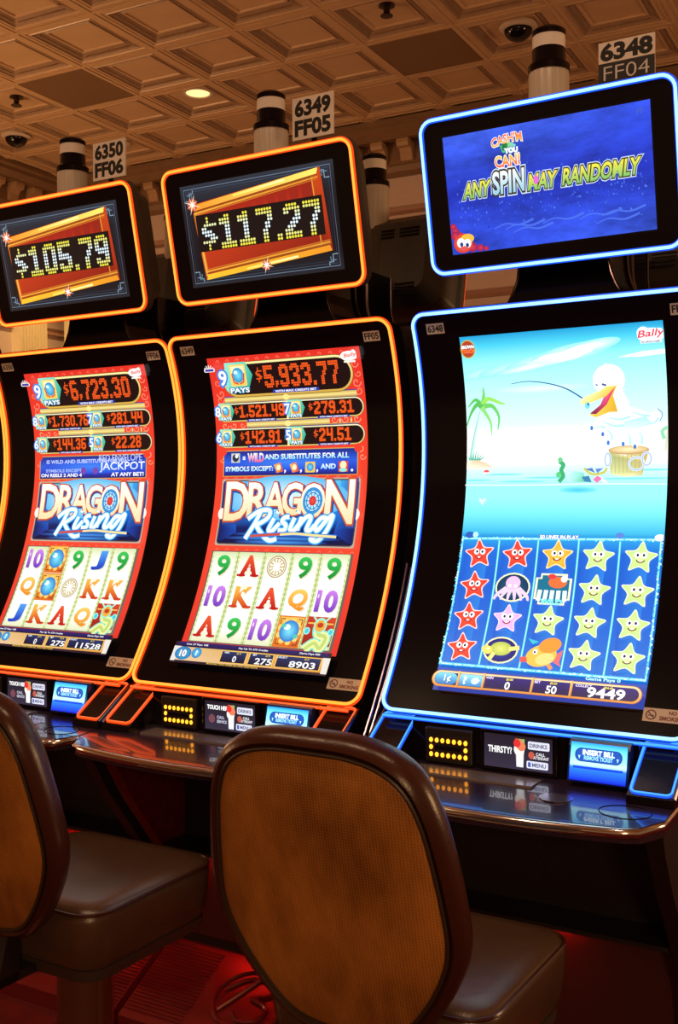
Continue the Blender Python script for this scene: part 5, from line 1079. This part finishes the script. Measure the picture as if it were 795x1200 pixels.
# ------------------------------------------------------------------ stools
leather = pmat('bronze_leather', (0.075, 0.040, 0.024), 0.27, noise=(14, 0.25, 4), bump=(420, 0.12), spec=0.6)
rim_mat = pmat('dark_brown_vinyl', (0.050, 0.014, 0.009), 0.26, bump=(300, 0.1), spec=0.4)
dark_vinyl = pmat('deep_brown_vinyl', (0.040, 0.024, 0.015), 0.45, bump=(300, 0.15))  # plain dark brown for the seat pan and piping
bronze = pmat('bronze_column', (0.22, 0.09, 0.045), 0.3, metal=0.7)
def woven():
    m = bpy.data.materials.new('woven_brown_panel'); m.use_nodes = True; nt = m.node_tree; b = nt.nodes['Principled BSDF']
    tc = nt.nodes.new('ShaderNodeTexCoord')
    w1 = nt.nodes.new('ShaderNodeTexWave'); w1.wave_type = 'BANDS'; w1.bands_direction = 'X'; w1.inputs['Scale'].default_value = 62; w1.inputs['Distortion'].default_value = 1.6; w1.inputs['Detail'].default_value = 2
    w2 = nt.nodes.new('ShaderNodeTexWave'); w2.wave_type = 'BANDS'; w2.bands_direction = 'Z'; w2.inputs['Scale'].default_value = 70; w2.inputs['Distortion'].default_value = 2.0
    n = nt.nodes.new('ShaderNodeTexNoise'); n.inputs['Scale'].default_value = 7; n.inputs['Detail'].default_value = 5; n.inputs['Roughness'].default_value = 0.6
    for k in (w1, w2): nt.links.new(tc.outputs['Object'], k.inputs['Vector'])
    mp = nt.nodes.new('ShaderNodeMapping'); mp.inputs['Scale'].default_value = (1.7, 1.0, 0.8); nt.links.new(tc.outputs['Object'], mp.inputs['Vector']); nt.links.new(mp.outputs[0], n.inputs['Vector'])
    a = nt.nodes.new('ShaderNodeMath'); a.operation = 'MULTIPLY_ADD'; a.inputs[1].default_value = 0.16; nt.links.new(w1.outputs['Fac'], a.inputs[0])
    a2 = nt.nodes.new('ShaderNodeMath'); a2.operation = 'MULTIPLY_ADD'; a2.inputs[1].default_value = 0.12; nt.links.new(w2.outputs['Fac'], a2.inputs[0]); nt.links.new(n.outputs['Fac'], a2.inputs[2]); nt.links.new(a2.outputs[0], a.inputs[2])
    cr = nt.nodes.new('ShaderNodeValToRGB'); cr.color_ramp.elements[0].position = 0.30; cr.color_ramp.elements[0].color = (0.11, 0.036, 0.007, 1); cr.color_ramp.elements[1].position = 0.95; cr.color_ramp.elements[1].color = (0.60, 0.25, 0.05, 1)
    nt.links.new(a.outputs[0], cr.inputs[0]); nt.links.new(cr.outputs[0], b.inputs['Base Color']); b.inputs['Roughness'].default_value = 0.42
    bp_ = nt.nodes.new('ShaderNodeBump'); bp_.inputs['Strength'].default_value = 0.25; bp_.inputs['Distance'].default_value = 0.002; nt.links.new(a.outputs[0], bp_.inputs['Height']); nt.links.new(bp_.outputs[0], b.inputs['Normal'])
    return m
weave = woven()
HW = [(1.068, 0.0), (1.066, 0.07), (1.052, 0.128), (1.022, 0.170), (0.97, 0.196), (0.90, 0.212), (0.82, 0.2225), (0.755, 0.223), (0.70, 0.207), (0.635, 0.170), (0.575, 0.118), (0.552, 0.07), (0.545, 0.0)]
def make_stool(x, y):
    root = empty('casino_stool', (x, y, 0))
    def ring(hx, hy, r, z, dy=0.0): return [(px, py + dy, z) for px, py in rrect(-hx, hx, -hy, hy, r, 6)]
    MB().loft([ring(0.196, 0.186, 0.05, 0.492), ring(0.205, 0.195, 0.055, 0.51), ring(0.212, 0.202, 0.06, 0.560), ring(0.214, 0.204, 0.06, 0.590), ring(0.211, 0.201, 0.06, 0.606), ring(0.200, 0.190, 0.058, 0.616), ring(0.17, 0.16, 0.05, 0.620), ring(0.09, 0.08, 0.03, 0.616)]).build('seat_cushion', leather, root, smooth=True)
    MB().tube([(px, py, 0.607) for px, py in densify(rrect(-0.2125, 0.2125, -0.2025, 0.2025, 0.06, 6), 0.04)], 0.0035, closed=True, n=6).build('seat_piping', rim_mat, root, smooth=True)
    MB().loft([ring(0.14, 0.13, 0.03, 0.455), ring(0.198, 0.188, 0.05, 0.470), ring(0.200, 0.190, 0.05, 0.492)]).build('seat_pan', dark_vinyl, root, smooth=True)
    MB().lathe([(0.10, 0.43), (0.10, 0.457), (0.07, 0.46)], n=24).build('swivel_plate', satin_black, root)
    MB().lathe([(0.062, 0.03), (0.060, 0.43)], n=28).build('pedestal', bronze, root, smooth=True)
    MB().lathe([(0.24, 0.0), (0.24, 0.012), (0.20, 0.028), (0.09, 0.036), (0.064, 0.05)], n=36).build('base_plate', bronze, root, smooth=True)
    tilt = math.radians(13)
    def BP(px, s, d): return Vector((px, -0.315 - math.sin(tilt) * (s - 0.80) + d * math.cos(tilt), 0.80 + (s - 0.80) * math.cos(tilt) + d * math.sin(tilt)))
    half = catmull([(w, s) for s, w in HW], 4)
    out = half + [(-w, s) for w, s in half[-2:0:-1]]
    C0 = (0.0, 0.805)
    def bring(inset, d, curve=0.0):
        res = []
        for w, s in out:
            dx, ds = w - C0[0], s - C0[1]; l = math.hypot(dx, ds) or 1; k = (l - inset) / l
            res.append(BP(C0[0] + dx * k, C0[1] + ds * k, d))
        return res
    fr = MB().loft([bring(0.026, 0.008), bring(0.022, -0.002), bring(0.014, -0.006), bring(0.005, 0.0), bring(0.0, 0.014), bring(0.001, 0.034), bring(0.010, 0.05), bring(0.03, 0.055)]).build('back_frame', rim_mat, root, smooth=True)
    pn = MB(); rings = [bring(0.024, 0.006), bring(0.027, -0.002), bring(0.033, -0.005), bring(0.08, -0.010), bring(0.14, -0.013), bring(0.19, -0.014)]
    pn.loft(rings); pn.build('back_panel', weave, root, smooth=True)
    MB().tube(bring(0.0245, -0.0035), 0.0035, closed=True, n=6).build('back_piping', dark_vinyl, root, smooth=True)
    MB().loft([bring(0.025, 0.05), bring(0.03, 0.066), bring(0.06, 0.074), bring(0.15, 0.076)]).build('back_cushion', leather, root, smooth=True)
    MB().box(-0.05, 0.05, -0.285, -0.10, 0.468, 0.486).build('back_bracket', satin_black, root)
    MB().prism([(-0.29, 0.468), (-0.235, 0.468), (-0.225, 0.60), (-0.245, 0.62)], -0.05, 0.05).build('back_stem', satin_black, root)
    return root
st = make_stool(-0.872, 1.735)
tag(st, 'brown padded casino stool in front of the blue-lit machine, its whole back in view', 'stool', 'casino stools')
s2 = copy_tree(st); s2.location = (-1.690, 1.745, 0)
tag(s2, 'brown padded casino stool cut by the left edge, in front of the orange-lit machines', 'stool', 'casino stools')
